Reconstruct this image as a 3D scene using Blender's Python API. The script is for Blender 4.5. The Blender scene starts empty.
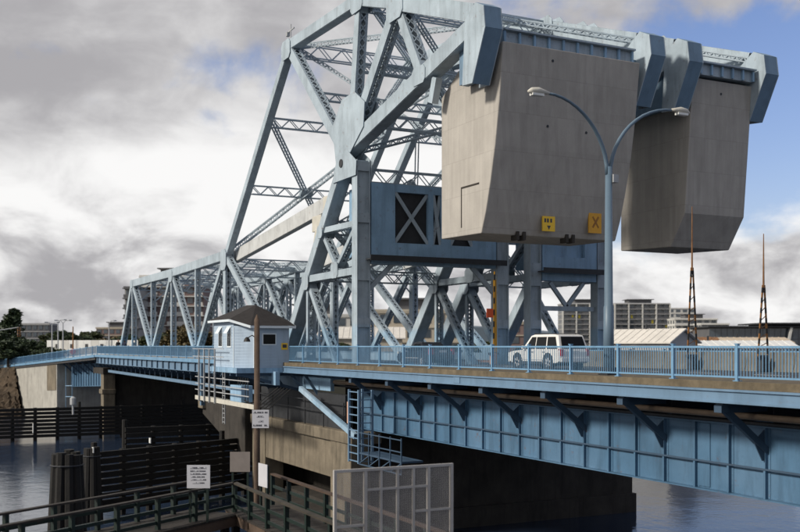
import bpy, math, random
from mathutils import Vector as V
R = math.radians
rnd = random.Random(7)
S = bpy.context.scene
COL = S.collection

# ------------------------------------------------------------------ camera
# World axes follow the bridge: -X runs out along the lift span, +Y goes across it, deck walkway is z = 0.
cd = bpy.data.cameras.new('camera')
cam = bpy.data.objects.new('camera', cd); COL.objects.link(cam)
cam.location = (0, 0, 1.1)
cam.rotation_euler = (R(90), 0, R(63.435))
cd.sensor_width = 36; cd.lens = 45; cd.shift_y = 0.1
cd.clip_start = 0.5; cd.clip_end = 20000
cd.dof.use_dof = True; cd.dof.focus_distance = 50; cd.dof.aperture_fstop = 0.7
S.camera = cam
# ------------------------------------------------------------------ view, sky, sun
S.view_settings.view_transform = 'Standard'; S.view_settings.look = 'None'
S.view_settings.exposure = 0.0; S.view_settings.gamma = 1
SUN_EL, SUN_DIR = 31, (-0.06, -0.998)           # where the sun stands (x, y)
sd = bpy.data.lights.new('sun', 'SUN'); sun = bpy.data.objects.new('sun', sd); COL.objects.link(sun)
sd.energy = 4.0; sd.angle = R(8); sd.color = (1.0, 0.93, 0.82)
d = V((SUN_DIR[0], SUN_DIR[1], 0)).normalized() * math.cos(R(SUN_EL)); d.z = math.sin(R(SUN_EL))
sun.rotation_euler = d.to_track_quat('Z', 'Y').to_euler(); sun.location = d * 200
W = bpy.data.worlds.new('World'); S.world = W; W.use_nodes = True
def build_world():
    nt = W.node_tree; N = nt.nodes; L = nt.links
    bg = N['Background']; bg.inputs['Strength'].default_value = 0.12
    sky = N.new('ShaderNodeTexSky'); sky.sky_type = 'NISHITA'; sky.sun_disc = False
    sky.sun_elevation = R(SUN_EL); sky.sun_rotation = math.atan2(SUN_DIR[0], SUN_DIR[1])
    sky.dust_density = 0.4; sky.ozone_density = 4.0; sky.air_density = 1.3
    def val(x): return x
    def mth(op, a, b=None, c=None):
        n = N.new('ShaderNodeMath'); n.operation = op
        for i, k in enumerate((a, b, c)):
            if k is None: continue
            if isinstance(k, (int, float)): n.inputs[i].default_value = k
            else: L.new(k, n.inputs[i])
        return n.outputs[0]
    def rng(x, a, b, c=0.0, e=1.0, smooth=True):
        n = N.new('ShaderNodeMapRange'); n.interpolation_type = 'SMOOTHSTEP' if smooth else 'LINEAR'
        L.new(x, n.inputs[0])
        for i, k in zip((1, 2, 3, 4), (a, b, c, e)): n.inputs[i].default_value = k
        return n.outputs[0]
    def noise(vec, scale, detail=8, rough=.58, dist=0.0):
        n = N.new('ShaderNodeTexNoise'); L.new(vec, n.inputs['Vector'])
        n.inputs['Scale'].default_value = scale; n.inputs['Detail'].default_value = detail
        n.inputs['Roughness'].default_value = rough; n.inputs['Distortion'].default_value = dist
        return n.outputs['Fac']
    def mixc(f, a, b):
        n = N.new('ShaderNodeMix'); n.data_type = 'RGBA'
        L.new(f, n.inputs[0])
        for i, k in ((6, a), (7, b)):
            if isinstance(k, tuple): n.inputs[i].default_value = (*k, 1)
            else: L.new(k, n.inputs[i])
        return n.outputs[2]
    tc = N.new('ShaderNodeTexCoord'); sp = N.new('ShaderNodeSeparateXYZ'); L.new(tc.outputs['Generated'], sp.inputs[0])
    x, y, z = sp.outputs
    zz = mth('ADD', mth('MAXIMUM', z, 0.0), 0.16)
    cb = N.new('ShaderNodeCombineXYZ')
    L.new(mth('DIVIDE', x, zz), cb.inputs[0]); L.new(mth('DIVIDE', y, zz), cb.inputs[1]); cb.inputs[2].default_value = 3.7
    p = cb.outputs[0]
    # the cloud bank lies over the channel to the west and south, the sky clears towards the north east
    side = mth('ADD', mth('MULTIPLY', x, 0.4472), mth('MULTIPLY', y, 0.8944))
    G = tc.outputs['Generated']
    n1 = noise(p, 0.95, 9, .56, .25)
    n3 = noise(G, 9.0, 9, .55, .3)
    base = mth('ADD', mth('MULTIPLY', n1, 0.5), mth('MULTIPLY', n3, 0.5))
    bias = rng(side, -0.12, 0.24, 0.17, -0.06)
    horiz = rng(z, 0.075, 0.125, 0.24, 0.0)
    cov = mth('ADD', mth('ADD', base, bias), mth('ADD', horiz, rng(z, .27, .33, 0.0, .11)))
    mask = rng(cov, 0.47, 0.60)
    # broad grey banks high up, lumpy grey and white cloud along the horizon, sunlit white between
    mp = N.new('ShaderNodeMapping'); mp.inputs['Scale'].default_value = (1, 1, 1.9); mp.inputs['Location'].default_value = (1.3, .4, .2); L.new(G, mp.inputs[0])
    n5 = noise(mp.outputs[0], 2.6, 7, .48, .2)
    n6 = noise(mp.outputs[0], 12.0, 10, .55, .35)
    fc = N.new('ShaderNodeFloatCurve'); cu = fc.mapping.curves[0]
    pts = ((0, .30), (.05, .42), (.09, .40), (.125, .16), (.16, .14), (.20, .46), (.26, .66), (1, .60))
    cu.points[0].location = pts[0]; cu.points[1].location = pts[-1]
    for q in pts[1:-1]: cu.points.new(*q)
    fc.mapping.update(); L.new(z, fc.inputs['Value'])
    fine = mth('MULTIPLY', mth('SUBTRACT', n6, .5), rng(z, .08, .2, 2.3, .75))
    tex = mth('ADD', mth('MULTIPLY', mth('SUBTRACT', n5, .5), 1.5), fine)
    shade = rng(mth('ADD', fc.outputs[0], tex), 0.12, 0.92)
    cloud = mixc(shade, (8.0, 7.95, 7.9), (3.45, 3.38, 3.52))
    tint = N.new('ShaderNodeMix'); tint.data_type = 'RGBA'; tint.blend_type = 'MULTIPLY'; tint.inputs[0].default_value = 1
    L.new(sky.outputs[0], tint.inputs[6]); tint.inputs[7].default_value = (.98, .88, 1.06, 1)
    outc = mixc(mask, tint.outputs[2], cloud)
    L.new(outc, bg.inputs['Color'])
build_world()

# ------------------------------------------------------------------ materials
def M(name, col, rough=.65, var=.12, scale=1.5, bump=0.0, bscale=30, metal=0, streak=0.0, rust=0.0, spec=.4, low=None, vz=.3, boards=0.0, fade=0.0):
    m = bpy.data.materials.new(name); m.use_nodes = True
    nt = m.node_tree; N = nt.nodes; L = nt.links; b = N['Principled BSDF']
    b.inputs['Roughness'].default_value = rough; b.inputs['Metallic'].default_value = metal
    b.inputs['Specular IOR Level'].default_value = spec
    g = N.new('ShaderNodeNewGeometry'); P = g.outputs['Position']
    def noise(vec, sc, det=6, ro=.6):
        n = N.new('ShaderNodeTexNoise'); L.new(vec, n.inputs['Vector']); n.inputs['Scale'].default_value = sc
        n.inputs['Detail'].default_value = det; n.inputs['Roughness'].default_value = ro; return n.outputs['Fac']
    def rng(x, a, b_, c, e):
        n = N.new('ShaderNodeMapRange'); L.new(x, n.inputs[0])
        for i, k in zip((1, 2, 3, 4), (a, b_, c, e)): n.inputs[i].default_value = k
        return n.outputs[0]
    def mix(f, a, c, mode='MIX'):
        n = N.new('ShaderNodeMix'); n.data_type = 'RGBA'; n.blend_type = mode
        if isinstance(f, float): n.inputs[0].default_value = f
        else: L.new(f, n.inputs[0])
        for i, k in ((6, a), (7, c)):
            if isinstance(k, tuple): n.inputs[i].default_value = (*k, 1)
            else: L.new(k, n.inputs[i])
        return n.outputs[2]
    c = col
    if low:
        sp = N.new('ShaderNodeSeparateXYZ'); L.new(P, sp.inputs[0])
        c = mix(rng(sp.outputs[2], 2.2, 2.6, 0, 1), low, col)
    k = rng(noise(P, scale), .3, .7, 1 - var, 1 + var)
    vm = N.new('ShaderNodeVectorMath'); vm.operation = 'SCALE'; L.new(k, vm.inputs['Scale'])
    if isinstance(c, tuple): vm.inputs[0].default_value = c
    else: L.new(c, vm.inputs[0])
    c = vm.outputs[0]
    if boards:
        sp2 = N.new('ShaderNodeSeparateXYZ'); L.new(P, sp2.inputs[0])
        def mt(op, a, b_):
            n = N.new('ShaderNodeMath'); n.operation = op
            for i_, k_ in enumerate((a, b_)):
                if isinstance(k_, (int, float)): n.inputs[i_].default_value = k_
                else: L.new(k_, n.inputs[i_])
            return n.outputs[0]
        u = mt('MULTIPLY', mt('ADD', sp2.outputs[0], sp2.outputs[1]), 4.6); w_ = mt('MULTIPLY', mt('ADD', sp2.outputs[2], .4), .52)
        cb = N.new('ShaderNodeCombineXYZ'); L.new(mt('FLOOR', u, 0), cb.inputs[0]); L.new(mt('FLOOR', w_, 0), cb.inputs[1])
        wn = N.new('ShaderNodeTexWhiteNoise'); wn.noise_dimensions = '2D'; L.new(cb.outputs[0], wn.inputs['Vector'])
        c = mix(rng(wn.outputs['Value'], 0, 1, 0, boards), c, tuple(q * .55 for q in col))
        jt = mt('MAXIMUM', mt('LESS_THAN', mt('FRACT', w_, 0), .022), mt('MULTIPLY', mt('LESS_THAN', mt('FRACT', u, 0), .06), .3))
        c = mix(mt('MULTIPLY', jt, .17), c, tuple(q * .35 for q in col))
    if fade:
        c = mix(rng(noise(P, .35, 4, .5), .45, .65, 0, fade), c, tuple(min(.8, q * 1.25 + .04) for q in col))
        c = mix(rng(noise(P, 9.0, 6, .7), .55, .75, 0, fade * .55), c, tuple(q * .5 for q in col))
    if streak:
        mp = N.new('ShaderNodeMapping'); mp.inputs['Scale'].default_value = (2.2, 2.2, vz); L.new(P, mp.inputs[0])
        f = rng(noise(mp.outputs[0], 1.0, 7, .65), .48, .72, 0, streak)
        c = mix(f, c, tuple(q * .32 for q in col))
    if rust:
        f = rng(noise(P, 2.6, 9, .72), .60, .72, 0, rust)
        c = mix(f, c, (.13, .055, .02))
    L.new(c, b.inputs['Base Color'])
    if bump:
        bn = N.new('ShaderNodeBump'); bn.inputs['Strength'].default_value = bump; bn.inputs['Distance'].default_value = .03
        L.new(noise(P, bscale, 5), bn.inputs['Height']); L.new(bn.outputs[0], b.inputs['Normal'])
    return m
TRUSS = M('faded_blue_paint', (.33, .395, .445), .55, .14, .9, streak=.42, rust=.75, low=(.25, .38, .50), fade=.5)
BLUE = M('blue_paint', (.235, .375, .52), .5, .12, .8, streak=.42, rust=.6, fade=.4)
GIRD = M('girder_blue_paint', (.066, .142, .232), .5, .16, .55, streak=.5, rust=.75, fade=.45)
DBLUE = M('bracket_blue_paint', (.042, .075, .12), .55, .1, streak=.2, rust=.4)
RAIL = M('railing_blue_paint', (.145, .285, .435), .4, .1, streak=.3, rust=.45, fade=.25)
CONC = M('counterweight_concrete', (.395, .37, .335), .9, .10, .6, bump=.35, bscale=7, streak=.22, vz=.16, boards=.22)
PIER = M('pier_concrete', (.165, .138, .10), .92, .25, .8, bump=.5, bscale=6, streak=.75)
PIERD = M('shade_dark_pier_concrete', (.038, .033, .028), .92, .3, .8, bump=.5, bscale=6, streak=.7)  # pier concrete copy with deck shade put into its base colour; streaks are dirt
ABUT = M('pale_abutment_concrete', (.36, .345, .31), .9, .15, .7, bump=.4, bscale=5, streak=.45)
KERB = M('weathered_walk_concrete', (.13, .105, .07), .95, .3, 2.5, bump=.4, bscale=14, streak=.4)
WALK = M('walkway_concrete', (.25, .24, .22), .9, .15, 1.2, bump=.2)
ASPH = M('asphalt', (.05, .05, .052), .9, .2, 1.5, bump=.3, bscale=40)
PARA = M('parapet_concrete', (.14, .13, .11), .9, .2, 1.2, bump=.3, bscale=10, streak=.5)
TIMB = M('creosoted_timber', (.007, .006, .005), .75, .4, 2.0, bump=.5, bscale=12)
TIMB2 = M('weathered_timber', (.085, .057, .04), .85, .3, 2.2, bump=.4, bscale=15, streak=.4)
PLANK = M('grey_deck_planks', (.03, .025, .021), .85, .3, 3.0, bump=.4, bscale=12)
ORANGE_W = M('stained_cap_timber', (.06, .037, .025), .8, .25, 2.0, bump=.3)
GREEN = M('dark_green_paint', (.009, .019, .015), .5, .2, 1.5, rust=.3)
GALV = M('galvanised_steel', (.36, .37, .38), .5, .12, 2, metal=.0, rust=.3)
CREAM = M('pale_steel', (.50, .48, .42), .6, .12, 2, rust=.5)
RUSTY = M('rusty_steel', (.20, .10, .045), .85, .35, 2, rust=.6)
DARK = M('dark_steel', (.03, .032, .036), .6, .2, 2)
FASC = M('edge_channel_paint', (.13, .215, .315), .5, .12, .8, streak=.3, rust=.3)
LAMPM = M('lamp_post_paint', (.10, .15, .20), .45, .1)
GATEM = M('gate_steel', (.42, .40, .38), .6, .12, 2, rust=.3)
CAPG = M('worn_cap_timber', (.04, .033, .024), .8, .4, 1.2)
HANG = M('shaded_hanger_paint', (.15, .235, .325), .5, .15, .8, streak=.3, rust=.3)  # bridge blue darkened: shade of the unlit end plates put into the colour
PALEST = M('pale_strut_paint', (.47, .48, .475), .55, .14, .9, streak=.4, rust=.6, fade=.3)
PIPE = M('brown_pipe', (.17, .125, .09), .7, .2, 1.2, rust=.6)
WHITE = M('white_paint', (.62, .62, .60), .6, .06, 1.2, streak=.12)
SIGNW = M('white_sign_sheet', (.50, .50, .53), .45, .05, 2)
SIGNG = M('grey_sign_back', (.22, .19, .17), .6, .12, 2)
SIGNT = M('sign_print', (.05, .05, .06), .6, .05, 2)
YEL = M('yellow_sign_sheet', (.80, .50, .03), .5, .05, 2)
YEL2 = M('amber_sign_sheet', (.60, .30, .02), .5, .1, 2)
YEL3 = M('faded_sign_print', (.30, .13, .02), .6, .2)
YPAINT = M('yellow_gate_paint', (.22, .095, .02), .6, .25, 3, rust=.7)
BLACK = M('black_paint', (.015, .014, .013), .6, .2, 3)
ORANGE = M('orange_red_paint', (.75, .10, .02), .5, .05)
SIDING = M('pale_blue_siding', (.36, .45, .55), .6, .06, 1.2, streak=.22)
TRIM = M('pale_trim', (.62, .68, .72), .6, .05)
ROOF = M('brown_shingles', (.022, .019, .019), .9, .3, 3, bump=.6, bscale=14)
CARW = M('white_car_paint', (.70, .69, .66), .25, .03, spec=.6)
CARD = M('dark_car_paint', (.02, .022, .027), .2, .03, spec=.6)
GLASS = M('dark_glass', (.008, .009, .010), .12, .05, spec=.12)
WGLASS = M('window_glass', (.05, .065, .08), .1, .25, .6, spec=.7)
TYRE = M('tyre_rubber', (.018, .018, .018), .85, .1)
RIM = M('alloy_rim', (.55, .55, .55), .35, .05, metal=.6)
REDL = M('red_lamp_lens', (.35, .015, .02), .25, .05)
LENS = M('clear_lamp_lens', (.7, .7, .66), .25, .05)
BRICK = M('brick_facade', (.18, .125, .115), .85, .12, .4)
BEIGE = M('beige_render', (.42, .37, .29), .85, .1, .3, streak=.15)
GREYC = M('grey_facade', (.34, .34, .34), .8, .1, .3)
PALEC = M('pale_facade', (.52, .51, .48), .8, .1, .3)
DKFAC = M('charcoal_facade', (.10, .10, .105), .7, .1, .3)
CONDO = M('mid_grey_facade', (.19, .19, .19), .75, .12, .3)
LIME = M('yellow_panel', (.72, .58, .06), .6, .05)
TANROOF = M('tan_sheet_roof', (.46, .38, .29), .75, .12, .3, streak=.2)
LIGHTROOF = M('pale_sheet_roof', (.58, .55, .50), .7, .1, .3, streak=.25)
LAND = M('scrub_ground', (.055, .052, .035), .95, .4, .08, bump=.6, bscale=.8)
BANK = M('dirt_bank', (.06, .042, .026), .95, .45, .5, bump=.8, bscale=2)
LEAF = [M('leaf_a', (.030, .048, .018), .6, .45, .9), M('leaf_b', (.050, .062, .022), .6, .45, .9), M('leaf_c', (.085, .065, .024), .6, .4, .9)]
BARK = M('bark', (.06, .045, .032), .9, .3, 3, bump=.5)
SKIN = M('skin', (.42, .25, .18), .6, .05)
CLOTH1 = M('dark_jacket_cloth', (.015, .015, .02), .9, .2)
CLOTH2 = M('navy_jacket_cloth', (.03, .035, .06), .9, .2)
CRATE = M('peach_cabinet_paint', (.50, .28, .18), .7, .1)
def glow_free_hills():
    return M('far_hill', (.10, .13, .16), .95, .2, .002)
HILL = glow_free_hills()
def water_mat():
    m = bpy.data.materials.new('harbour_water'); m.use_nodes = True
    nt = m.node_tree; N = nt.nodes; L = nt.links; b = N['Principled BSDF']
    b.inputs['Base Color'].default_value = (.022, .036, .066, 1); b.inputs['Roughness'].default_value = .09
    b.inputs['IOR'].default_value = 1.33
    g = N.new('ShaderNodeNewGeometry')
    hs = []
    for sc, st in ((.45, .6), (1.6, .25), (5.0, .10)):
        n = N.new('ShaderNodeTexNoise'); L.new(g.outputs['Position'], n.inputs['Vector']); n.inputs['Scale'].default_value = sc
        n.inputs['Detail'].default_value = 4
        q = N.new('ShaderNodeMath'); q.operation = 'MULTIPLY'; q.inputs[1].default_value = st; L.new(n.outputs['Fac'], q.inputs[0]); hs.append(q.outputs[0])
    a = N.new('ShaderNodeMath'); L.new(hs[0], a.inputs[0]); L.new(hs[1], a.inputs[1])
    a2 = N.new('ShaderNodeMath'); L.new(a.outputs[0], a2.inputs[0]); L.new(hs[2], a2.inputs[1])
    bn = N.new('ShaderNodeBump'); bn.inputs['Strength'].default_value = .09; bn.inputs['Distance'].default_value = .5
    L.new(a2.outputs[0], bn.inputs['Height']); L.new(bn.outputs[0], b.inputs['Normal'])
    return m
WATER = water_mat()

# ------------------------------------------------------------------ mesh helpers
YH = V((0, 1, 0)); ZH = V((0, 0, 1)); XH = V((1, 0, 0))
class MB:
    def __init__(s): s.v = []; s.f = []
    def hexa(s, pts):
        i = len(s.v); s.v += [V(p) for p in pts]
        s.f += [(i, i+3, i+2, i+1), (i+4, i+5, i+6, i+7), (i, i+1, i+5, i+4), (i+1, i+2, i+6, i+5), (i+2, i+3, i+7, i+6), (i+3, i, i+4, i+7)]
        return s
    def box(s, x0, x1, y0, y1, z0, z1):
        return s.hexa([(x0, y0, z0), (x1, y0, z0), (x1, y1, z0), (x0, y1, z0), (x0, y0, z1), (x1, y0, z1), (x1, y1, z1), (x0, y1, z1)])
    def beam(s, p, q, w, h, lat=YH, off=(0, 0)):
        """box from p to q: w along lat, h along the third axis; off shifts it (lat, third)"""
        p = V(p); q = V(q); a = (q - p)
        if a.length < 1e-6: return s
        a.normalize(); b = lat - a * lat.dot(a)
        if b.length < 1e-4: b = XH - a * XH.dot(a)
        b.normalize(); n = a.cross(b)
        o = b * off[0] + n * off[1]; B = b * (w / 2); H = n * (h / 2)
        return s.hexa([p+o-B-H, p+o+B-H, p+o+B+H, p+o-B+H, q+o-B-H, q+o+B-H, q+o+B+H, q+o-B+H])
    def prism(s, pts, y0, y1, axis='y'):
        """polygon pts (u, w) extruded; axis y: (x, z) polygon, axis x: (y, z), axis z: (x, y)"""
        n = len(pts); i = len(s.v)
        def mk(u, w, t): return V((u, t, w)) if axis == 'y' else (V((t, u, w)) if axis == 'x' else V((u, w, t)))
        s.v += [mk(u, w, y0) for u, w in pts] + [mk(u, w, y1) for u, w in pts]
        s.f.append(tuple(range(i, i+n))); s.f.append(tuple(range(i+2*n-1, i+n-1, -1)))
        for k in range(n):
            k2 = (k+1) % n; s.f.append((i+k, i+n+k, i+n+k2, i+k2))
        return s
    def tube(s, path, rad, n=8, caps=True):
        path = [V(p) for p in path]; i0 = len(s.v); m = len(path)
        if not isinstance(rad, (list, tuple)): rad = [rad] * m
        ref = None
        for k, p in enumerate(path):
            t = (path[min(k+1, m-1)] - path[max(k-1, 0)]).normalized()
            if ref is None: ref = t.orthogonal().normalized()
            ref = (ref - t * ref.dot(t)).normalized(); u = t.cross(ref)
            for j in range(n):
                a = 2 * math.pi * j / n; s.v.append(p + (ref * math.cos(a) + u * math.sin(a)) * rad[k])
        for k in range(m-1):
            for j in range(n):
                j2 = (j+1) % n; a = i0 + k*n
                s.f.append((a+j, a+j2, a+n+j2, a+n+j))
        if caps:
            s.f.append(tuple(range(i0+n-1, i0-1, -1))); s.f.append(tuple(range(i0+(m-1)*n, i0+m*n)))
        return s
    def mesh(s, name, off=V((0, 0, 0)), smooth=False):
        me = bpy.data.meshes.new(name); me.from_pydata([tuple(p - off) for p in s.v], [], s.f); me.update()
        import bmesh
        bm = bmesh.new(); bm.from_mesh(me); bmesh.ops.recalc_face_normals(bm, faces=bm.faces); bm.to_mesh(me); bm.free()
        if smooth:
            for p in me.polygons: p.use_smooth = True
        return me
OFF = {}
def tag(o, label=None, cat=None, group=None, kind=None):
    if label: o['label'] = label
    if cat: o['category'] = cat
    if group: o['group'] = group
    if kind: o['kind'] = kind
    return o
def thing(name, loc, label, cat, group=None):
    o = bpy.data.objects.new(name, None); COL.objects.link(o); o.location = loc; o.empty_display_size = .3
    OFF[o.name] = V(loc); return tag(o, label, cat, group)
def obj(name, mb, mat, parent=None, smooth=False, bevel=0.0, kind=None, label=None):
    off = OFF[parent.name] if parent else V((0, 0, 0))
    me = mb.mesh(name, off, smooth) if isinstance(mb, MB) else mb
    o = bpy.data.objects.new(name, me); COL.objects.link(o); me.materials.append(mat)
    if parent: o.parent = parent
    OFF[o.name] = off
    if bevel:
        b = o.modifiers.new('bevel', 'BEVEL'); b.width = bevel; b.segments = 2; b.limit_method = 'ANGLE'; b.angle_limit = R(40)
    if kind: o['kind'] = kind
    if label: o['label'] = label
    return o
def inst(name, me, parent, loc, rz=0.0, scale=None):
    """a piece that shares mesh data; loc is in world space"""
    o = bpy.data.objects.new(name, me); COL.objects.link(o); o.parent = parent
    base = OFF[parent.name] if parent else V((0, 0, 0))
    o.location = V(loc) - base; o.rotation_euler.z = rz
    if scale: o.scale = scale
    OFF[o.name] = V(loc); return o
def smesh(name, mb, mat, smooth=False):
    me = mb.mesh(name, smooth=smooth); me.materials.append(mat); return me
def mono(name, mb, mat, label, cat, group=None, loc=(0, 0, 0), **k):
    """a thing that is one mesh, with its origin at its base"""
    me = mb.mesh(name, V(loc), k.pop('smooth', False)); o = bpy.data.objects.new(name, me); COL.objects.link(o)
    me.materials.append(mat); o.location = loc; OFF[o.name] = V(loc)
    if k.get('bevel'):
        b = o.modifiers.new('bevel', 'BEVEL'); b.width = k['bevel']; b.segments = 2; b.limit_method = 'ANGLE'
    return tag(o, label, cat, group)
def pol(t, d):
    """ground point at a bearing (tangent t right of the camera's heading) and distance d along that heading"""
    return V((d * (-.8944 + t * .4472), d * (.4472 + t * .8944), 0))
JIT = [0]
def jit():
    JIT[0] = (JIT[0] + 1) % 11; return JIT[0] * .007
def zig(mb, p, q, lat, w, nrm_off, pitch, bw=.07, bt=.014, double=False):
    """lacing bars zigzagging between the two edges +-w/2 (along lat) of the strip p-q, shifted by nrm_off"""
    p = V(p); q = V(q); a = q - p; Ln = a.length; a.normalize()
    b = (lat - a * lat.dot(a)).normalized(); n = a.cross(b); o = n * nrm_off
    k = max(2, int(round(Ln / pitch))); st = Ln / k; sg = 1
    for i in range(k):
        for s_ in ((sg,) if not double else (sg, -sg)):
            A = p + a * (i * st) + b * (s_ * w / 2) + o; B = p + a * ((i+1) * st) - b * (s_ * w / 2) + o
            mb.beam(A, B, bw, bt, lat=(B - A).cross(n))
        sg = -sg
def rivet(mb, c, n, r=.026, h=.016):
    """one rivet head: a low five-sided dome on a plate with normal n"""
    u = n.orthogonal().normalized(); v = n.cross(u); i = len(mb.v)
    mb.v += [c + (u * math.cos(k * 1.2566) + v * math.sin(k * 1.2566)) * r for k in range(5)] + [c + n * h]
    mb.f += [(i + k, i + (k + 1) % 5, i + 5) for k in range(5)]
def member(name, p, q, w, d, par, lat=YH, mat=TRUSS, cover=0, pitch=None, lace=True, tk=.035, fl=.13):
    """riveted built-up member: two channels d deep, w apart along lat, laced (or plated) between"""
    p = V(p); q = V(q); w = w - jit(); d = d - jit(); mb = MB()
    for sg in (-1, 1):
        mb.beam(p, q, tk, d, lat, (sg * (w/2 - tk/2), 0))
        for s2 in (-1, 1): mb.beam(p, q, fl, tk, lat, (sg * (w/2 - tk - fl/2), s2 * (d/2 - tk/2 - .002)))
    a = (q - p).normalized(); Ln = (q - p).length; bl = min(.9, Ln * .15)
    for s2 in (-1, 1):
        if cover == s2 or cover == 2:
            mb.beam(p, q, w - 2*tk - .01, tk, lat, (0, s2 * (d/2 + .01)))
        else:
            mb.beam(p, p + a * bl, w - 2*tk - .01, .02, lat, (0, s2 * (d/2 + .006)))
            mb.beam(q - a * bl, q, w - 2*tk - .01, .02, lat, (0, s2 * (d/2 + .006)))
    o = obj(name, mb, mat, par)
    if lat is YH and p.y < 28 and p.z > -1:           # rivet rows on the outer face of the near members
        rm = MB(); b_ = (YH - a * YH.dot(a)).normalized(); n_ = a.cross(b_); k = int(Ln / .26)
        for i_ in range(k):
            for s2 in (-1, 1): rivet(rm, p + a * ((i_ + .5) * Ln / k) - b_ * (w/2) + n_ * (s2 * (d/2 - .09)), -b_)
        obj('rivets', rm, mat, o, kind='stuff')
    if lace:
        P0 = p + a * bl; Q0 = q - a * bl
        for s2 in (-1, 1):
            if cover in (s2, 2): continue
            lm = MB()
            if (Q0 - P0).length > .4:
                zig(lm, P0, Q0, lat, w - .16, s2 * (d/2 + .012), pitch or w * .95, double=True); obj('lacing', lm, mat, o)
    return o
def lattice(name, p, q, w, h, par, lat=ZH, mat=TRUSS, bar=.09, pitch=None):
    """open lattice strut: four corner angles with zigzag bracing; h along lat, w across"""
    p = V(p); q = V(q); h = h - jit(); w = w - jit(); mb = MB(); lm = MB()
    for sa in (-1, 1):
        for sb in (-1, 1): mb.beam(p, q, bar, bar, lat, (sa * h/2, sb * w/2))
    o = obj(name, mb, mat, par)
    for sb in (-1, 1):
        lm = MB(); zig(lm, p, q, lat, h, sb * w/2, pitch or h, bw=.07, bt=.02); obj('lacing', lm, mat, o)
    return o
def gusset(x, z, Y, wx, wz, wt, par, mat=TRUSS, ch=.22, name='gusset_plate'):
    wx *= .72; wz *= .72; c = ch * min(wx, wz)
    pts = [(x-wx/2+c, z-wz/2), (x+wx/2-c, z-wz/2), (x+wx/2, z-wz/2+c), (x+wx/2, z+wz/2-c), (x+wx/2-c, z+wz/2), (x-wx/2+c, z+wz/2), (x-wx/2, z+wz/2-c), (x-wx/2, z-wz/2+c)]
    for s_ in (-1, 1): obj(name, MB().prism(pts, Y + s_*wt/2 - .02, Y + s_*wt/2 + .02), mat, par)
def plate(name, pts, Y, wt, par, mat, tk=.05):
    for s_ in (-1, 1): obj(name, MB().prism(pts, Y + s_*wt/2 - tk/2, Y + s_*wt/2 + tk/2), mat, par)

# ------------------------------------------------------------------ setting: water, land, road
WZ = -10.5
def sheet(name, pts, z, mat):
    mb = MB(); i = len(mb.v); mb.v += [V((x, y, z)) for x, y in pts]; mb.f.append(tuple(range(len(pts))))
    return tag(obj(name, mb, mat), kind='structure')
sheet('water', [(-9000, -9000), (9000, -9000), (9000, 9000), (-9000, 9000)], WZ, WATER)
def land(name, line, back, top, mat):
    """a bank: shore line polyline at the water, a slope up to top, then level ground to the back polyline"""
    mb = MB(); n = len(line)
    for (x, y, sx, sy), (bx, by) in zip(line, back):
        mb.v += [V((x, y, WZ - .6)), V((x + sx, y + sy, top)), V((bx, by, top))]
    for k in range(n-1):
        a = 3*k; mb.f += [(a, a+3, a+4, a+1), (a+1, a+4, a+5, a+2)]
    return tag(obj(name, mb, mat), kind='structure')
land('west_bank', [(-118, -900, -14, 0), (-150, -60, -14, 0), (-200, 2, -12, 0), (-200, 15.0, -6, 0), (-162, 26, -6, 0), (-160, 50, -8, 0), (-170, 120, -14, 0), (-190, 175, -16, 6), (-100, 215, -2, 16), (0, 200, 0, 16), (300, 220, 0, 16), (2500, 260, 0, 16)],
     [(-9000, -9000), (-9000, -2000), (-9000, -800), (-9000, -300), (-9000, 100), (-9000, 600), (-9000, 2500), (-9000, 6000), (-6000, 9000), (-1500, 9000), (3000, 9000), (9000, 9000)], -2.2, LAND)
hb = MB()
for k in range(60):
    t0 = -1.2 + k * .045; dd = 5200
    def hz(t): return 25 + 70 * max(0, math.sin(t * 5.1 + 1.2)) * (.6 + .4 * math.sin(t * 17)) + 12 * math.sin(t * 31)
    a = pol(t0, dd); b = pol(t0 + .045, dd); a2 = pol(t0, dd + 900); b2 = pol(t0 + .045, dd + 900)
    hb.hexa([(a.x, a.y, -3), (b.x, b.y, -3), (b2.x, b2.y, -3), (a2.x, a2.y, -3),
             (a.x, a.y, hz(t0)), (b.x, b.y, hz(t0 + .045)), (b2.x, b2.y, hz(t0 + .045) + 25), (a2.x, a2.y, hz(t0) + 25)])
tag(obj('hills', hb, HILL), kind='structure')
# deck surfaces
X_END, X_TOW, X_TIP, X_FAR = 30.0, -73.4, -136.5, -157.0
Y_R = 23.3
def slab(name, x0, x1, y0, y1, z0, z1, mat): return tag(obj(name, MB().box(x0, x1, y0, y1, z0, z1), mat), kind='structure')
slab('road_deck', -58.6, X_END, 26.03, 38.6, -.75, -.15, ASPH)
slab('sidewalk', -72.2, X_END, 22.98, 26.0, -.24, 0.0, KERB)
mk = MB()
for k in range(22):
    x = -56 + k * 4.0
    for yy in (29.6, 33.2): mk.box(x, x + 2.0, yy - .06, yy + .06, -.146, -.142)
tag(obj('road_markings', mk, WHITE), kind='structure')

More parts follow.
